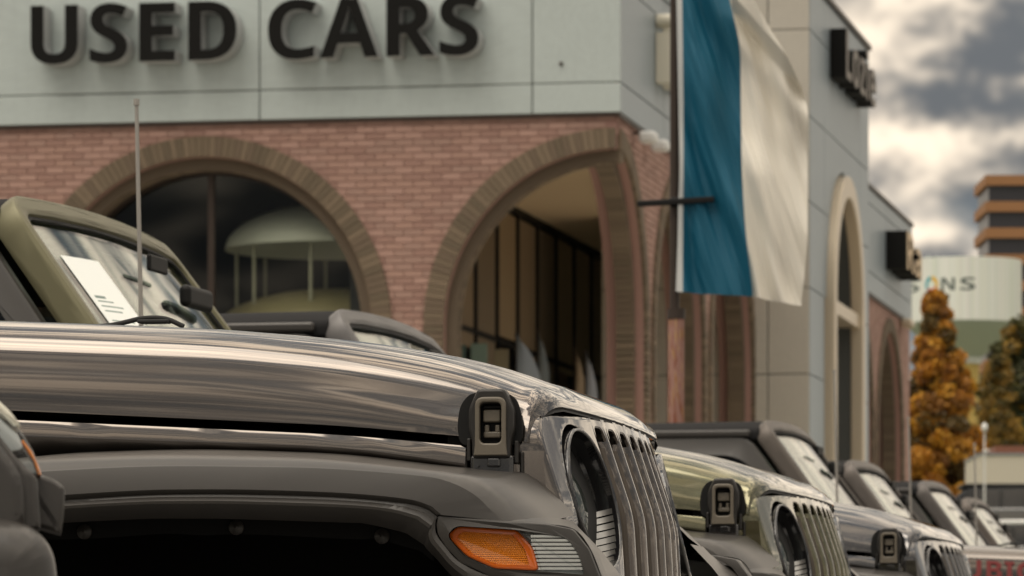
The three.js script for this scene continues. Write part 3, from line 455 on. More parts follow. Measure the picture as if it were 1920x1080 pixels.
    g.liner = merge([creased(grid((u, v) => { const p = P('c4', u), j = Math.round(v * 4); return [[p[0], p[1] + .012, .845], [p[0] + .0, p[1] - .004, .842], [p[0], p[1] - .021 - .0012 * Math.sin(u * 40), .838], [p[0], p[1] - .018, .82], [p[0], p[1] + .0, .5]][j]; }, 40, 4), .5), span(-1.25, -.2, .3, 1.02, .49, .53)]);
    const rv = []; for (const [x, y] of [[-.735, .917], [-.505, .922], [-.287, .908]]) rv.push(new THREE.LatheGeometry([[.001, .006], [.005, .0045], [.006, .002], [.011, .0015], [.0115, -.003]].map(V2), 16).rotateX(Math.PI / 2).translate(x, y, .845)); g.rivets = rv;
  }
  { // lower body, doors, cowl, bumper
    const s = rpoly([[-1.38, .52], [-1.38, 1.21], [-1.46, 1.245], [-4.0, 1.245], [-4.06, 1.1], [-4.04, .62], [-3.92, .60], [-3.86, .86], [-3.62, .98], [-3.2, .98], [-2.96, .86], [-2.86, .52]], .03);
    g.tub = extr(s, 1.46, .03, 6).translate(0, 0, -.73);
    g.nose = merge([span(-1.38, -.13, .55, 1.06, -.44, .44)]);
    const d = (x0, x1) => extr(rpoly([[x0, .58], [x1, .58], [x1 - .02, 1.24], [x0 + .02, 1.24]], .05), .012, .008, 6).translate(0, 0, .735);
    g.doorA = d(-2.45, -1.48); g.doorB = d(-3.2, -2.47); g.handle = merge([rbox(.16, .03, .03, .01, -2.33, 1.1, .775)]); g.handleB = rbox(.16, .03, .03, .01, -3.05, 1.1, .775);
    g.cowl = merge([rbox(.14, .06, 1.36, .02, -1.41, 1.232, 0)]);
    g.bumper = rbox(.20, .17, 1.60, .07, .17, .57, 0, 5);
    g.bumperCap = merge([rbox(.24, .20, .22, .08, .14, .57, .80, 5)]);
    g.rearFlare = extr((() => { const q = rpoly([[-3.98, .62], [-3.9, .9], [-3.66, 1.03], [-3.16, 1.03], [-2.92, .9], [-2.84, .62], [-2.92, .62], [-3.0, .84], [-3.2, .95], [-3.62, .95], [-3.84, .84], [-3.9, .62]], .03); return q; })(), .2, .01, 6).translate(0, 0, .72);
    g.tyre = new THREE.LatheGeometry([[.22, -.11], [.3, -.125], [.385, -.12], [.41, -.09], [.413, 0], [.41, .09], [.385, .12], [.3, .125], [.22, .11]].map(V2), 40).rotateX(Math.PI / 2);
    const sp = [new THREE.LatheGeometry([[.22, -.1], [.225, .0], [.22, .1], [.205, .1], [.2, -.05], [.05, -.02], [.045, .04], [.001, .045]].map(V2), 30).rotateX(Math.PI / 2)]; for (let i = 0; i < 5; i++) sp.push(box(.06, .19, .03, 0, .12, .05).rotateZ(i * Math.PI * .4)); g.rimG = merge(sp);
  }
  { // windscreen frame, glass, roof and side frames
    const B0 = [-1.405, 1.25], d = [-.5985, .8011], n = [.8011, .5985], L = .66;
    const map = e => creased(warp(e, (x, y, z) => { const bow = .03 * (1 - (x / .7) ** 2); return [B0[0] + y * d[0] + (z + bow) * n[0], B0[1] + y * d[1] + (z + bow) * n[1], -x]; }), .6);
    const tess = (s, dep, bev, m = .08) => { let e = extr(s, dep, bev, 10, 2); e.deleteAttribute('normal'); return new TessellateModifier(m, 5).modify(e); };
    const outer = rpoly([[-.715, 0], [.715, 0], [.655, L], [-.655, L]], [.01, .01, .09, .09]);
    const inner = [[-.675, .045], [.675, .045], [.622, L - .058], [-.622, L - .058]];
    outer.holes.push(hole(rpoly(inner, [.03, .03, .05, .05])));
    g.wsFrame = map(tess(outer, .05, .012).translate(0, 0, -.05));
    const gk = rpoly(inner.map(([x, y]) => [x * 1.008, y + (y > .3 ? .005 : -.005)]), [.03, .03, .05, .05]); gk.holes.push(hole(rpoly(inner.map(([x, y]) => [x * .985, y + (y > .3 ? -.008 : .008)]), [.03, .03, .05, .05])));
    g.wsGasket = map(tess(gk, .006, 0).translate(0, 0, -.004));
    g.wsGlass = map(tess(rpoly(inner, [.03, .03, .05, .05]), .004, 0).translate(0, 0, -.010));
    const sb = rpoly([[-.64, L - .2], [.64, L - .2], [.60, L - .085], [-.60, L - .085]], .03);
    g.wsBand = map(tess(sb, .002, 0).translate(0, 0, -.018));
    g.mirrorIn = merge([map(extr(rpoly([[.34, .46], [.37, .46], [.385, .58], [.325, .58]], .01), .02, .004, 6).translate(0, 0, -.06)), rbox(.03, .055, .22, .015, -1.63, 1.625, -.36), rbox(.012, .04, .15, .01, -1.665, 1.69, -.14)]);
    g.wiper = merge([tube([[-1.375, 1.285, .55], [-1.39, 1.292, .35], [-1.395, 1.288, .05]], .008, 10, 6), tube([[-1.36, 1.27, .12], [-1.375, 1.325, .22], [-1.385, 1.335, .36], [-1.39, 1.30, .46]], .011, 14, 6), tube([[-1.375, 1.28, -.08], [-1.39, 1.29, -.3], [-1.395, 1.285, -.6]], .008, 10, 6)]);
    g.antenna = merge([cyl(.0045, .006, .73, 8).rotateZ(.022).translate(-1.484, 1.62, .62), cyl(.007, .007, .014, 8).translate(-1.492, 1.985, .62), cyl(.012, .02, .06, 10).translate(-1.476, 1.26, .62)]);
    const rs = rpoly([[-.655, 1.70], [.655, 1.70], [.655, 1.745], [.56, 1.785], [0, 1.80], [-.56, 1.785], [-.655, 1.745]], [.01, .01, .04, .08, .1, .08, .04]);
    g.roof = creased(warp(extr(rs, 2.12, .012, 8).translate(0, 0, -2.12), (x, y, z) => [-1.815 + z, y + .05 * sstep(0, .7, -z) - Math.max(0, -z - 1.6) * .12, -x]), .5);
    g.rail = merge([rbox(2.0, .03, .03, .01, -2.84, 1.728, .668)]);
    const lean = e => warp(e, (x, y, z) => [x, y, z + .742 - (y - 1.24) * .165]);
    const fr = (pts, r, hp, hr) => { const s = rpoly(pts, r); s.holes.push(hole(rpoly(hp, hr))); return creased(lean(extr(s, .03, .008, 8).translate(0, 0, -.03)), .5); };
    const h1 = [[-1.60, 1.275], [-2.36, 1.275], [-2.38, 1.645], [-1.865, 1.645]], h2 = [[-2.53, 1.275], [-3.1, 1.275], [-3.12, 1.645], [-2.53, 1.645]], h3 = [[-3.24, 1.275], [-3.8, 1.275], [-3.76, 1.645], [-3.24, 1.645]];
    g.doorFrame = fr([[-1.50, 1.235], [-2.43, 1.235], [-2.44, 1.715], [-1.845, 1.715]], [.01, .02, .03, .06], h1, [.02, .02, .03, .10]);
    g.doorFrameB = fr([[-2.46, 1.235], [-3.18, 1.235], [-3.19, 1.715], [-2.465, 1.715]], [.01, .02, .03, .03], h2, .03);
    g.quarter = fr([[-3.20, 1.235], [-3.92, 1.235], [-3.84, 1.735], [-3.205, 1.735]], .03, h3, .03);
    const pane = h => lean(extr(rpoly(h, .02), .004, 0, 6).translate(0, 0, -.02)); g.paneA = pane(h1); g.paneB = pane(h2); g.paneC = pane(h3);
    g.tail = creased(warp(extr(rpoly([[-.70, 1.24], [.70, 1.24], [.62, 1.78], [-.62, 1.78]], .04), .03, 0, 6), (x, y, z) => [-3.97 + (y - 1.24) * .25 - z, y, -x]), .5);
    g.mirrorOut = merge([rbox(.10, .15, .20, .035, -1.62, 1.36, .95, 3), tube([[-1.6, 1.27, .76], [-1.6, 1.3, .85]], .025, 6, 8)]);
    g.seats = merge([-.36, .36].flatMap(z => [rbox(.14, .5, .46, .06, -2.42, 1.3, z, 3), rbox(.09, .17, .26, .04, -2.46, 1.62, z, 3)]));
    g.dash = merge([rbox(.28, .1, 1.3, .04, -1.66, 1.24, 0, 3), new THREE.TorusGeometry(.17, .015, 8, 24).rotateY(Math.PI / 2).rotateZ(-.4).translate(-1.93, 1.28, -.36)]);
  }
  return g;
})();
const T2 = g => [g, mirror(g)];
function buildVehicle() {
  const o = thing('off_road_vehicle', '', 'vehicle', 'off-road vehicles parked side by side');
  const P = M.paint;
  const hd = add(o, 'hood', G.hood, P); add(hd, 'rubber_stop', G.hoodBumper, M.rubber); add(o, 'body', merge([G.tub, G.nose]), P);
  add(o, 'cowl', G.cowl, M.black);
  for (const g of T2(G.wing)) add(o, 'wing_panel', g, P);
  for (const g of T2(G.wingFront)) add(o, 'wing_panel', g, P);
  for (const g of T2(G.wingBack)) add(o, 'inner_wing', g, M.black);
  const gr = add(o, 'grille', G.grille, P); add(gr, 'grille_backing', merge([G.grilleBack, G.slotTops]), M.dark); add(gr, 'gasket', G.gasket, M.rubber); for (const n of G.inserts) add(gr, 'slot_insert', n, M.insert);
  for (const f of [x => x, mirror]) {
    const h = add(o, 'headlight', f(G.bucket), M.gloss); add(h, 'bezel', f(G.bezel), M.gloss); add(h, 'reflector_ribs', f(G.ribs), M.reflector); add(h, 'lamp_shelf', f(G.shelf), M.gloss); add(h, 'bulb', f(G.bulb), M.chrome); add(h, 'lens', f(G.lens), M.glass);
    const l = add(o, 'hood_latch', f(G.latchBody), M.latch); add(l, 'bezel', f(G.latchBezel), M.latchBezel); add(l, 'catch', f(G.latchCatch), M.latchBezel); add(l, 'strap', f(G.latchStrap), M.rubber); add(l, 'base', f(G.latchBase), M.gloss); add(l, 'flange', f(G.latchFlange), M.latch); add(l, 'pocket', f(G.latchPocket), M.black);
    const e = add(o, 'fender_flare', f(G.fender), M.plastic); add(e, 'arch_liner', f(G.liner), M.liner); for (const r of G.rivets) add(e, 'rivet', f(r), M.plastic);
    const m = add(o, 'marker_lamp', f(G.lampBase), M.lampWhite); add(m, 'amber_rim', f(G.amberRim), M.amberRim); add(m, 'amber_lens', f(G.amber), M.amber); add(m, 'clear_lens', f(G.clearLens), M.clearLens); add(m, 'lens_ribs', f(G.lampRibs), M.chrome);
    const dA = add(o, 'door', f(G.doorA), P); add(dA, 'handle', f(G.handle), M.black); add(dA, 'window_frame', f(G.doorFrame), M.plastic); add(dA, 'window', f(G.paneA), M.shade); add(dA, 'mirror', f(G.mirrorOut), M.plastic);
    const dB = add(o, 'door', f(G.doorB), P); add(dB, 'handle', f(G.handleB), M.black); add(dB, 'window_frame', f(G.doorFrameB), M.plastic); add(dB, 'window', f(G.paneB), M.shade);
    const q = add(o, 'quarter_panel', f(G.quarter), M.soft); add(q, 'window', f(G.paneC), M.shade);
    add(o, 'fender_flare', f(G.rearFlare), M.plastic); add(o, 'roof_rail', f(G.rail), M.plastic);
    const s = f === mirror ? -1 : 1;
    for (const x of [-.60, -3.42]) { const w = add(o, 'wheel', G.tyre, M.rubber); w.position.set(x, .413, s * .80); if (s < 0) w.rotation.y = Math.PI; add(w, 'rim', G.rimG, M.rim); }
  }
  const ws = add(o, 'windscreen_frame', G.wsFrame, P); add(ws, 'windscreen', G.wsGlass, M.glass); add(ws, 'gasket', G.wsGasket, M.rubber); add(ws, 'wiper', G.wiper, M.black); add(ws, 'rear_view_mirror', G.mirrorIn, M.black);
  add(o, 'roof', G.roof, M.soft); add(o, 'tailgate_panel', G.tail, M.soft); add(o, 'antenna', G.antenna, M.mastGrey);
  add(o, 'seats', G.seats, M.rubber); add(o, 'dashboard', G.dash, M.black);
  const b = add(o, 'bumper', G.bumper, M.plastic); for (const g of T2(G.bumperCap)) add(b, 'end_cap', g, M.plastic);
  return o;
}
const basePaint = M.paint;
function poseByLatch(o, px, py, d, yaw, roll = 0) { // stand the vehicle so that its right hood latch comes to lie in the direction px, py at depth d
  o.rotation.set(0, -yaw * Math.PI / 180, 0); o.rotation.order = 'YXZ'; o.rotation.x = roll * Math.PI / 180;
  o.position.set(0, 0, 0); o.updateMatrixWorld(true);
  const v = new THREE.Vector3(-.165, 1.08, .615).applyMatrix4(o.matrixWorld);
  o.position.set((px - 960) / F * d - v.x, (HOR - py) / F * d - v.y, -d - v.z);
}
const poseByHeader = (o, px, py, d, yaw) => { o.rotation.set(0, -yaw * Math.PI / 180, 0); o.position.set(0, 0, 0); o.updateMatrixWorld(true); const v = new THREE.Vector3(-1.793, 1.773, .63).applyMatrix4(o.matrixWorld); o.position.set((px - 960) / F * d - v.x, (HOR - py) / F * d - v.y, -d - v.z); };
const framePaint = p => { const q = p.clone(); q.roughness = .5; q.metalness = .5; q.clearcoat = .25; q.clearcoatRoughness = .35; return q; };  // screen frames: duller paint
const recolour = (o, p) => { const q = framePaint(p); o.traverse(m => { if (m.name === 'windscreen_frame') m.material = q; else if (m.material === basePaint) m.material = p; }); };
const proto = buildVehicle();
const copy = (label, p) => { const c = proto.clone(); c.name = numbered('off_road_vehicle'); c.userData = { ...proto.userData, label }; scene.add(c); if (p) recolour(c, p); return c; };
proto.traverse(m => { if (m.name === 'windscreen_frame') m.material = framePaint(basePaint); });
proto.userData.label = 'dark grey off-road vehicle closest to the camera, amber marker lamp on its fender';
const carB = copy('olive off-road vehicle with a white sheet behind its windscreen, second in the row', paint([.155, .145, .082], .16));
const carC = copy('black-topped grey off-road vehicle whose hood and grille end the row of three visible grilles', paint([.13, .125, .124]));
const carD = copy('charcoal off-road vehicle with a black soft top and red lettering on the hood', paint([.105, .09, .078]));
const carE = copy('brown-grey off-road vehicle just behind the soft-top one, its windscreen under the tower window', paint([.115, .1, .09]));
const carF = copy('dark off-road vehicle with rounded grey roof standing before the golden tree', paint([.1, .09, .084]));
const carG = copy('farthest off-road vehicle of the row, only its pale windscreen showing', paint([.11, .092, .08]));
poseByLatch(proto, 924, 798, 7.2, 10.3, 0);
poseByLatch(carB, 1358, 944, 7.2 / .69, 12);
poseByLatch(carC, 1668, 1026, 7.2 / .527, 12);
poseByHeader(carD, 1430, 793, 20.1, 12);
poseByHeader(carE, 1588, 867, 23.4, 12);
poseByHeader(carF, 1725, 905, 26.6, 12);
poseByHeader(carG, 1806, 937, 30, 12);
{ // the next vehicle nearer the camera: only its front corner reaches into the frame, the body runs on to the left
  const D = 4.7, k = D / F, o = thing('nearest_vehicle', 'grey vehicle corner cut by the left edge, amber-edged lamp above a rounded bumper', 'vehicle', null, [at0(0, D), GY, -D], .1);
  const q = (pts, z = 0) => pts.map(([x, y]) => [x * (D - z) / F, (HOR - y) * (D - z) / F - GY]);
  const ly = (name, pts, r, z0, z1, bev, m) => add(o, name, creased(extr(rpoly(q(pts, z1), r.map ? r.map(v => v * k) : r * k), z1 - z0 - 2 * bev, bev, 8, 4).translate(0, 0, z0 + bev), .5), m);
  ly('fender_panel', [[-1500, 720], [-60, 720], [-20, 806], [26, 866], [45, 902], [48, 985], [-1500, 985]], [40, 40, 20, 20, 14, 4, 10], -.10, .02, .012, M.plastic);
  ly('fender_edge', [[-1500, 700], [-50, 700], [-18, 794], [38, 866], [70, 896], [76, 990], [-1500, 990]], [40, 40, 20, 20, 10, 4, 10], -.10, .006, .006, M.plastic);
  ly('trim_block', [[40, 885], [78, 890], [104, 899], [121, 914], [119, 960], [114, 1000], [40, 978]], [4, 8, 10, 8, 6, 3, 4], -.12, -.03, .005, M.plastic);
  const lamp = ly('lamp', [[-60, 745], [4, 772], [38, 806], [64, 848], [76, 890], [40, 890], [-60, 830]], [10, 10, 14, 16, 3, 3, 10], -.12, -.004, .004, M.clearLens);
  add(lamp, 'amber_edge', creased(extr(rpoly(q([[42, 822], [60, 845], [72, 872], [77.5, 889], [70, 889], [62, 862], [40, 828]]), 2 * k), .10, .002, 6, 2).translate(0, 0, -.115), .5), M.amber);
  add(lamp, 'reflector', creased(extr(rpoly(q([[-50, 760], [0, 782], [32, 812], [44, 836], [40, 842], [-50, 860]]), 6 * k), .07, .003, 6, 2).translate(0, 0, -.085), .5), M.lampWhite);
  ly('hood_lip', [[-1500, 690], [-40, 724], [0, 752], [24, 776], [38, 798], [34, 804], [8, 786], [-60, 760], [-1500, 760]], [10, 30, 20, 14, 5, 4, 20, 10, 10], -.08, -.01, .006, std([.62, .60, .5], .3));
  ly('bumper_end', [[-1500, 966], [20, 969], [70, 988], [101, 1030], [110, 1090], [106, 1190], [-1500, 1190]], [10, 60, 40, 40, 40, 30, 10], -.2, .06, .045, M.plastic);
  add(o, 'body', rbox(3.2, .75, 1.5, .1, -2.0, .75, -.95, 3), paint([.36, .34, .25]));
  add(o, 'cabin', rbox(2.0, .5, 1.35, .12, -2.6, 1.38, -.95, 3), M.shade);
  for (const x of [-.65, -3.0]) for (const z of [-.1, -1.65]) { const w = add(o, 'wheel', G.tyre, M.rubber); w.scale.setScalar(.85); w.position.set(x, .352, z); add(w, 'rim', G.rimG, M.rim); }
}
carG.remove(carG.children.find(c => c.name === 'antenna')); carC.remove(carC.children.find(c => c.name === 'antenna'));
{ // red decal on the hood side of the soft-top vehicle
  const dm = std([.26, .05, .05], .6); const dec = new THREE.Group();
  lettering('RUBICON', fontBold, .075, .55, .002, dm, dec); const gs = dec.children.map(c => c.geometry);
  const m = add(carD, 'hood_decal', merge(gs).translate(-1.02, 1.125, .0), dm, 'red block lettering on the hood side'); warp(m.geometry, (x, y, z) => [x, y - (x + 1.02) * .05, z + halfW(x) + .002]);
}
{ // price sheet behind the windscreen of the olive vehicle
  const cv = document.createElement('canvas'); cv.width = 256; cv.height = 384; const c = cv.getContext('2d'); c.fillStyle = '#fbfffc'; c.fillRect(0, 0, 256, 384); c.fillStyle = '#7d8f8a'; const r = rng(8);
  for (let i = 0; i < 15; i++) { const y = 120 + i * 15; if (i === 4 || i === 9) continue; c.fillRect(34, y, i === 0 ? 70 : 90 + r() * 95, i === 0 ? 8 : 4); }
  const t = new THREE.CanvasTexture(cv); t.colorSpace = THREE.SRGBColorSpace;
  carB.updateMatrixWorld(true);
  const s = thing('price_sheet', 'white printed sheet on the windscreen of the olive vehicle', 'sheet'); s.applyMatrix4(carB.matrixWorld);
  const L0 = [-1.405, 1.25], d = [-.5985, .8011], n = [.8011, .5985];
  const g = grid((u, v) => { const z = lerp(.53, .27, u), y = lerp(.14, .50, v), bow = .03 * (1 - (z / .7) ** 2) - .0045; return [L0[0] + y * d[0] + bow * n[0], L0[1] + y * d[1] + bow * n[1], z]; }, 6, 4);
  add(s, 'paper', g, new THREE.MeshStandardMaterial({ map: t, roughness: .8, side: THREE.DoubleSide }));
}

// ---------------------------------------------------------------- flagpole and banner
const at = (px, py, d) => new THREE.Vector3((px - 960) / F * d, (HOR - py) / F * d, -d);
{
  const D = 24, k = D / F, p = thing('flag_pole', 'dark slim pole with a short crossbar, pinkish worn paint on its lower shaft', 'pole', null, [at(1265, 0, D).x, GY, -D]);
  const worn = tex(64, 256, (u, v) => { const n = per(.5, u, v, 2.2, 3) + per(.4, u, v, 6, 9), a = sstep(.1, .45, n), b = sstep(.2, .5, per(.6, u, v, 3, 20)); return [lerp(.62, .5, a) + .12 * b, lerp(.47, .28, a) + .14 * b, lerp(.42, .2, a) - .05 * b]; }, true);
  add(p, 'upper_shaft', cyl(.022, .024, 3.6, 20).translate(0, 4.3, 0), M.bronze);
  add(p, 'lower_shaft', cyl(.04, .042, 2.52, 24).translate(.008, 1.26, 0), new THREE.MeshStandardMaterial({ map: worn, roughness: .6 }));
  add(p, 'collar', cyl(.045, .045, .05, 24).translate(.008, 2.53, 0), M.bronze);
  add(p, 'crossbar', merge([rbox(.385, .03, .03, .006, .004, 0, 0).rotateZ(.06).translate(.0, .70 + (HOR - 380) * k, .05), new THREE.TorusGeometry(.034, .006, 8, 24).rotateX(Math.PI / 2).translate(0, .70 + (HOR - 379) * k, 0), rbox(.05, .05, .06, .01, 0, .70 + (HOR - 380) * k, .02)]), M.black);
  add(p, 'clip', rbox(.05, .012, .03, .003, .02, .70 + (HOR - 176) * k, .0), M.black);
  const b = thing('banner', 'hanging cloth banner, blue and cream, tied to the dark pole', 'banner', null, [0, 0, 0]);
  // edges of the cloth by row, as directions from the camera at the pole's distance
  const y0 = -70, y1 = 560;
  const E = [interp([[-70, 1266], [180, 1271], [330, 1274], [380, 1271], [450, 1270], [560, 1266]]), interp([[-70, 1277], [180, 1281], [330, 1281], [560, 1279]]), interp([[-70, 1352], [0, 1368], [95, 1388], [300, 1389], [450, 1396], [520, 1405], [560, 1411]]), interp([[-70, 1372], [0, 1403], [60, 1436], [190, 1512], [330, 1513], [450, 1512], [540, 1506], [560, 1501]])];
  const sm = f => y => (f(y - 24) + f(y - 12) + f(y) + f(y + 12) + f(y + 24)) / 5;
  const Es = E.map(sm), bot = [interp([[0, 548], [1, 550]]), interp([[0, 549], [1, 558]]), interp([[0, 558], [.7, 570], [1, 574]])];
  const fold = (x, y, w) => { // depth of the cloth's folds, metres: long creases that fan down from the tied upper corner
    const a = (x - 1270) / 240, yy = y / 560, ph = a * 1.45 - yy * .8; let z = .05 * Math.sin(ph * 6.28 + .9) * (.6 + .4 * noise2(yy * 2, 3)) + .022 * Math.sin(ph * 15.5 + 2.2 * noise2(a * 1.2, yy * 1.4)) + .014 * noise2(a * 5 - yy * 3.2, yy * 1.5 + 4) + .006 * noise2(a * 13 - yy * 9, yy * 3 + 9);
    if (w === 2) { const dgl = (y - 28) - (x - 1385) * 1.22; z = z * .8 + .13 * sstep(16, -16, dgl) * sstep(-260, -30, y) + .035 * Math.exp(-(((dgl - 46) / 30) ** 2)); z += .035 * Math.sin(((x - 1390) * 1.0 - (y - 300) * .62) * .026 + 1.2) * sstep(240, 340, y); }
    return z * sstep(0, .14, a); };
  const cloth = (k0, w) => grid((u, v) => { const yb = bot[w](u), y = lerp(y0, yb, v), x = lerp(Es[k0](Math.min(y, y1)), Es[k0 + 1](Math.min(y, y1)), u); const z = fold(x, y, w), d = D - .06 - z * 1.2; const p3 = at(x, y, D); return [p3.x, p3.y, -d]; }, w ? 70 : 4, 160);
  const weave = tex(128, 128, (u, v) => { const n = .5 + .25 * Math.sin(u * Math.PI * 2 * 32) * Math.sin(v * Math.PI * 2 * 32) + per(.2, u, v, 12, 3); return [n, n, n]; }); weave.repeat.set(6, 14);
  const cl = (c, r) => phys(c, r, 0, { sheen: .3, sheenRoughness: .5, bumpMap: weave, bumpScale: .0006, transmission: 0 });
  add(b, 'sleeve', cloth(0, 0), cl([.62, .64, .63], .7)); add(b, 'blue_panel', cloth(1, 1), cl([.002, .11, .19], .6)); add(b, 'cream_panel', cloth(2, 2), cl([.90, .86, .76], .6));
  for (let i = 0; i < 0; i++) { }
}

// ---------------------------------------------------------------- beyond: water tower, trees, offices, low building, parked cars
{
  const D = 500, k = D / F, c = at(1806, 600, D), R = 109 * k, yb = (HOR - 607) * k, yt = (HOR - 490) * k;
  const w = thing('water_tower', 'pale green water tower with lettering round its wide tank', 'water tower', null, [c.x, 0, c.z]);
  const cv = document.createElement('canvas'); cv.width = 2048; cv.height = 256; const x = cv.getContext('2d'); x.fillStyle = '#f3f6f1'; x.fillRect(0, 0, 2048, 256);
  const rs = rng(3); for (let i = 0; i < 500; i++) { x.fillStyle = `rgba(${150 + rs() * 60},${165 + rs() * 50},${150 + rs() * 40},.06)`; x.fillRect(rs() * 2048, 0, 2 + rs() * 14, 256); }
  const mid = 1024; // texture centre faces the camera
  x.font = 'bold 84px sans-serif'; x.textBaseline = 'middle'; x.fillStyle = '#5f6a66';
  const X = px => mid + Math.asin(Math.max(-1, Math.min(1, (px - 1806) / 109))) / (2 * Math.PI) * 2048; const Y = 256 * (541 - 490) / 117;
  const put = (ch, px, w0) => { x.save(); x.translate(X(px), Y); const m = x.measureText(ch).width; const a = X(px + w0 / 2) - X(px - w0 / 2); x.scale(a / m, .86); x.textAlign = 'center'; x.fillText(ch, 0, 0); x.restore(); };
  put('S', 1708, 18); put('N', 1768, 32); put('S', 1804, 34);
  const cx = X(1739), ro = 26; [['#2aa7b5', 2.5, 4.6], ['#e9b92c', 4.7, 6.6], ['#e0682a', .4, 1.5], ['#d8402a', 1.5, 2.4]].forEach(([s, a, b]) => { x.strokeStyle = s; x.lineWidth = 17; x.beginPath(); x.ellipse(cx, Y, ro * 1.3, ro, 0, a, b); x.stroke(); });
  const t = new THREE.CanvasTexture(cv); t.colorSpace = THREE.SRGBColorSpace;
  const wall = std([1, 1, 1], .45, 0, { map: t }); const pale = std([.55, .62, .56], .5);
  add(w, 'tank_wall', new THREE.CylinderGeometry(R, R, yt - yb, 96, 1, true).rotateY(-Math.PI).translate(0, (yt + yb) / 2, 0), wall);
  add(w, 'tank_roof', new THREE.LatheGeometry([[R, yt], [R * .6, yt + 3 * k], [0.01, yt + 5 * k]].map(V2), 64), pale);
  add(w, 'tank_cone', new THREE.LatheGeometry([[R, yb], [R * .97, yb - 6 * k], [R * .62, yb - 38 * k], [34 * k, yb - 64 * k]].map(V2), 64), pale);
  add(w, 'ring', cyl(35 * k, 33 * k, 12 * k, 48).translate(0, yb - 70 * k, 0), std([.75, .78, .74], .5));
  add(w, 'column', cyl(30 * k, 34 * k, yb - 76 * k - GY, 48).translate(0, (yb - 76 * k + GY) / 2, 0), std([.62, .45, .13], .6));
  for (const [px, h] of [[1722, 10], [1732, 18], [1742, 13], [1752, 16]]) add(w, 'aerial', box(2.2 * k, h * k, 2.2 * k, (px - 1806) * k * .8, yt + h * k / 2, -4), pale);
}
{
  const D = 850, k = D / F, o = thing('office_tower', 'dark office tower with orange-brown floor bands', 'building', null, [at(1848, 0, D).x, GY, -D]);
  const Wd = 150 * k, top = (HOR - 328) * k - GY;
  add(o, 'glass_core', span(.6, Wd - .6, 0, top - 1, -20, -.6), std([.035, .035, .042], .3));
  for (let i = 0; i < 19; i++) add(o, 'floor_band', span(0, Wd, top - i * 49.5 * k - 19 * k, top - i * 49.5 * k, -21, 0), std([.34, .17, .075], .8));
}
function leafCrown(seed, n, size, inside, colour) {            // leaf-sized two-triangle faces in clumps through the crown's volume
  const r = rng(seed), p = [], c = [], v = new THREE.Vector3(), a = new THREE.Vector3(), b = new THREE.Vector3();
  for (let i = 0; i < n; i++) { const q = inside(r); if (!q) continue; v.set(...q.p); a.set(r() - .5, r() - .5, r() - .5).normalize(); b.set(r() - .5, r() - .5, r() - .5).cross(a).normalize(); const s = size * (.6 + r() * .8); a.multiplyScalar(s); b.multiplyScalar(s * .7);
    const P = [v.clone().add(a), v.clone().add(b), v.clone().sub(a), v.clone().sub(b)], C = colour(r, q); for (const t of [0, 1, 2, 0, 2, 3]) { p.push(P[t].x, P[t].y, P[t].z); c.push(...C); } }
  const g = new THREE.BufferGeometry(); g.setAttribute('position', new THREE.Float32BufferAttribute(p, 3)); g.setAttribute('color', new THREE.Float32BufferAttribute(c, 3)); g.setAttribute('uv', new THREE.Float32BufferAttribute(new Float32Array(p.length / 3 * 2), 2)); g.computeVertexNormals(); return g;
}
const leafM = phys([1, 1, 1], .9, 0, { vertexColors: true, transmission: .3, thickness: 0 }); M.bark = std([.07, .05, .035], .95);
function tree(label, px, top, D, halfPx, seed, profile, pal, n = 9000) {
  const k = D / F, h = (HOR - top) * k - GY, R = halfPx * k, o = thing('tree', label, 'tree', null, [at(px, 0, D).x, GY, -D]);
  const rc = rng(seed), clumps = []; for (let i = 0; i < 560; i++) { const y = .06 + .92 * Math.pow(rc(), 1.15), w = profile(y), a = rc() * Math.PI * 2, q = Math.sqrt(rc()) * .92; clumps.push([Math.cos(a) * q * w * R, y * h, Math.sin(a) * q * w * R, R * (.17 + .13 * rc()) * (.5 + .5 * w), Math.floor(rc() * pal.length)]); }
  add(o, 'trunk', cyl(R * .03, R * .09, h * .85, 10).translate(0, h * .42, 0), M.bark);
  const limbs = clumps.slice(0, 26).map(c => tube([[0, c[1] * .8, 0], [c[0] * .5, c[1] * .93, c[2] * .5], [c[0], c[1], c[2]]], R * .012, 5, 5)); add(o, 'limbs', merge(limbs), M.bark);
  add(o, 'crown', leafCrown(seed + 1, n, R * .05, r => { const c = clumps[Math.floor(r() * clumps.length)], a = r() * Math.PI * 2, z = r() * 2 - 1, q = Math.cbrt(.25 + .75 * r()) * c[3], s = Math.sqrt(1 - z * z); return { p: [c[0] + q * s * Math.cos(a), c[1] + q * z * .8, c[2] + q * s * Math.sin(a)], c }; }, (r, q) => { const b = pal[q.c[4]], f = .75 + r() * .5; return b.map(x => x * f); }), leafM);
  return o;
}
const goldPal = [[.52, .24, .015], [.60, .31, .02], [.42, .18, .014], [.28, .12, .012], [.56, .29, .025], [.13, .08, .012]], greenPal = [[.075, .075, .012], [.05, .06, .012], [.16, .13, .015], [.3, .18, .015], [.04, .045, .012], [.1, .09, .015]];
tree('tall golden autumn tree at the end of the showroom', 1757, 536, 178, 114, 41, interp([[0, .8], [.5, .95], [.65, .84], [.78, .42], [.89, .24], [1, .06]]), goldPal, 80000);
tree('green and yellow tree filling the right edge behind the water tower', 1925, 590, 260, 112, 51, y => Math.sqrt(Math.max(0, 1 - ((y - .42) / .58) ** 2)), greenPal, 34000);
tree('yellowing tree beneath the office tower, its top beside the tank', 1872, 655, 240, 56, 61, y => Math.sqrt(Math.max(0, 1 - ((y - .45) / .55) ** 2)), [[.3, .17, .015], [.22, .14, .015], [.34, .2, .02], [.1, .08, .012]], 24000);
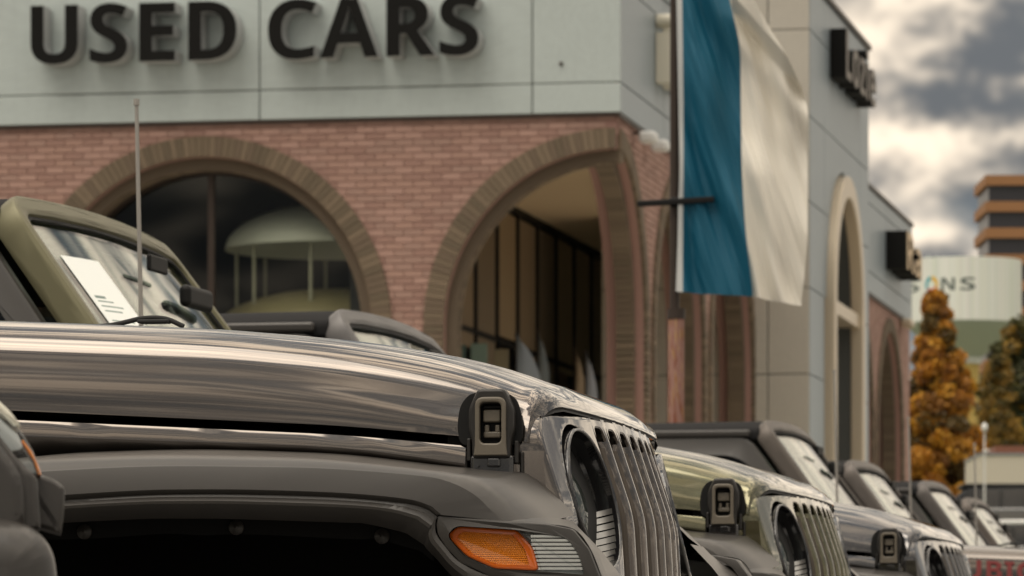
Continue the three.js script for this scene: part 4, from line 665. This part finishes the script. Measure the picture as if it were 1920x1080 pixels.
{
  const D = 150, k = D / F, o = thing('low_building', 'low whitewashed building with an orange-red roof strip at the right edge', 'building', null, [at(1838, 0, D).x, GY, -D]); const h = (HOR - 853) * k - GY;
  add(o, 'wall', span(0, 6, 0, h, -5, 0), std([.62, .58, .48], .8)); add(o, 'coping', span(-.03, 6, h, h + .05, -5, .04), M.panelShaded); add(o, 'roof_strip', span(.5, 6, h + .05, h + .3, -4.6, -.3), std([.22, .09, .055], .8));
  const l = thing('lamp_post', 'pale lamp post with a round white head by the golden tree', 'lamp post', null, [at(1846, 0, 112).x, GY, -112]); const kk = 112 / F; add(l, 'post', cyl(.02, .03, (HOR - 812) * kk - GY, 12).translate(0, ((HOR - 812) * kk - GY) / 2, 0), M.whitePlastic); add(l, 'lamp_head', new THREE.SphereGeometry(.075, 18, 12).scale(1, 1.5, 1).translate(0, (HOR - 802) * kk - GY, 0), M.whitePlastic); add(l, 'arm', rbox(.16, .05, .05, .02, .04, (HOR - 845) * kk - GY, 0), M.whitePlastic);
}
{ // the land rises beyond the showroom
  const pr = [[90, -.72], [120, 1.4], [150, 3.3], [175, 4.6], [215, 5.6], [400, 5.8], [3000, 6]], g = grid((u, v) => { const [d, y] = pr[Math.round(v * 6)]; return [lerp(-250, 1500, u), y, -d]; }, 20, 6);
  tag(add(scene, 'hill', planarUV(g, 0, 2, 3), std([.12, .125, .07], .95, 0, { bumpMap: grainT, bumpScale: .05 })), 'low rise of ground beyond the showroom', null, null, 'structure');
}
function wagon(label, px, d, roofY, paintM, roofM, s = 1) {      // an estate car standing broadside on the rise
  const k = d / F, H = 1.68 * s, o = thing('parked_car', label, 'car', 'cars parked broadside on the rise', [at(px, 0, d).x, (HOR - roofY) * k - H, -d]);
  const body = rpoly([[0, .35], [.03, .72], [.3, .86], [1.15, .98], [4.5, 1.02], [4.62, .5], [4.4, .3], [.3, .28]], [.08, .1, .1, .08, .1, .1, .06, .06]); add(o, 'body', extr(body, 1.7, .05, 6).translate(0, 0, -1.7), paintM);
  const cab = rpoly([[.9, .95], [1.75, 1.56], [4.0, 1.58], [4.45, .98]], [.02, .12, .14, .02]); const c = add(o, 'cabin', extr(cab, 1.4, .04, 6).translate(0, 0, -1.55), M.gloss);
  add(o, 'roof', rbox(2.5, .14, 1.46, .06, 2.86, 1.61, -.85), roofM); for (const x of [1.95, 2.62, 3.35, 4.05]) add(o, 'pillar', rbox(.09, .5, .06, .02, x, 1.27, -.12), M.rim); add(o, 'belt_trim', rbox(3.4, .05, .04, .015, 2.8, 1.0, .0), M.chrome);
  add(o, 'door_mirror', rbox(.16, .14, .2, .05, 1.5, 1.08, .12), M.black);
  for (const x of [.95, 3.7]) for (const z of [-.1, -1.6]) { const w = add(o, 'wheel', G.tyre, M.rubber); w.scale.setScalar(.8); w.position.set(x, .33, z); add(w, 'rim', G.rimG, M.rim); }
  o.scale.setScalar(s); return o;
}
wagon('pale-roofed car broadside at the right edge, in front of the black one', 1752, 118, 974, paint([.2, .2, .19]), M.whitePlastic);
wagon('black car with a dark roof broadside below the low building', 1690, 132, 906, paint([.12, .12, .115]), M.black, 1.05);
renderer.render(scene, camera);
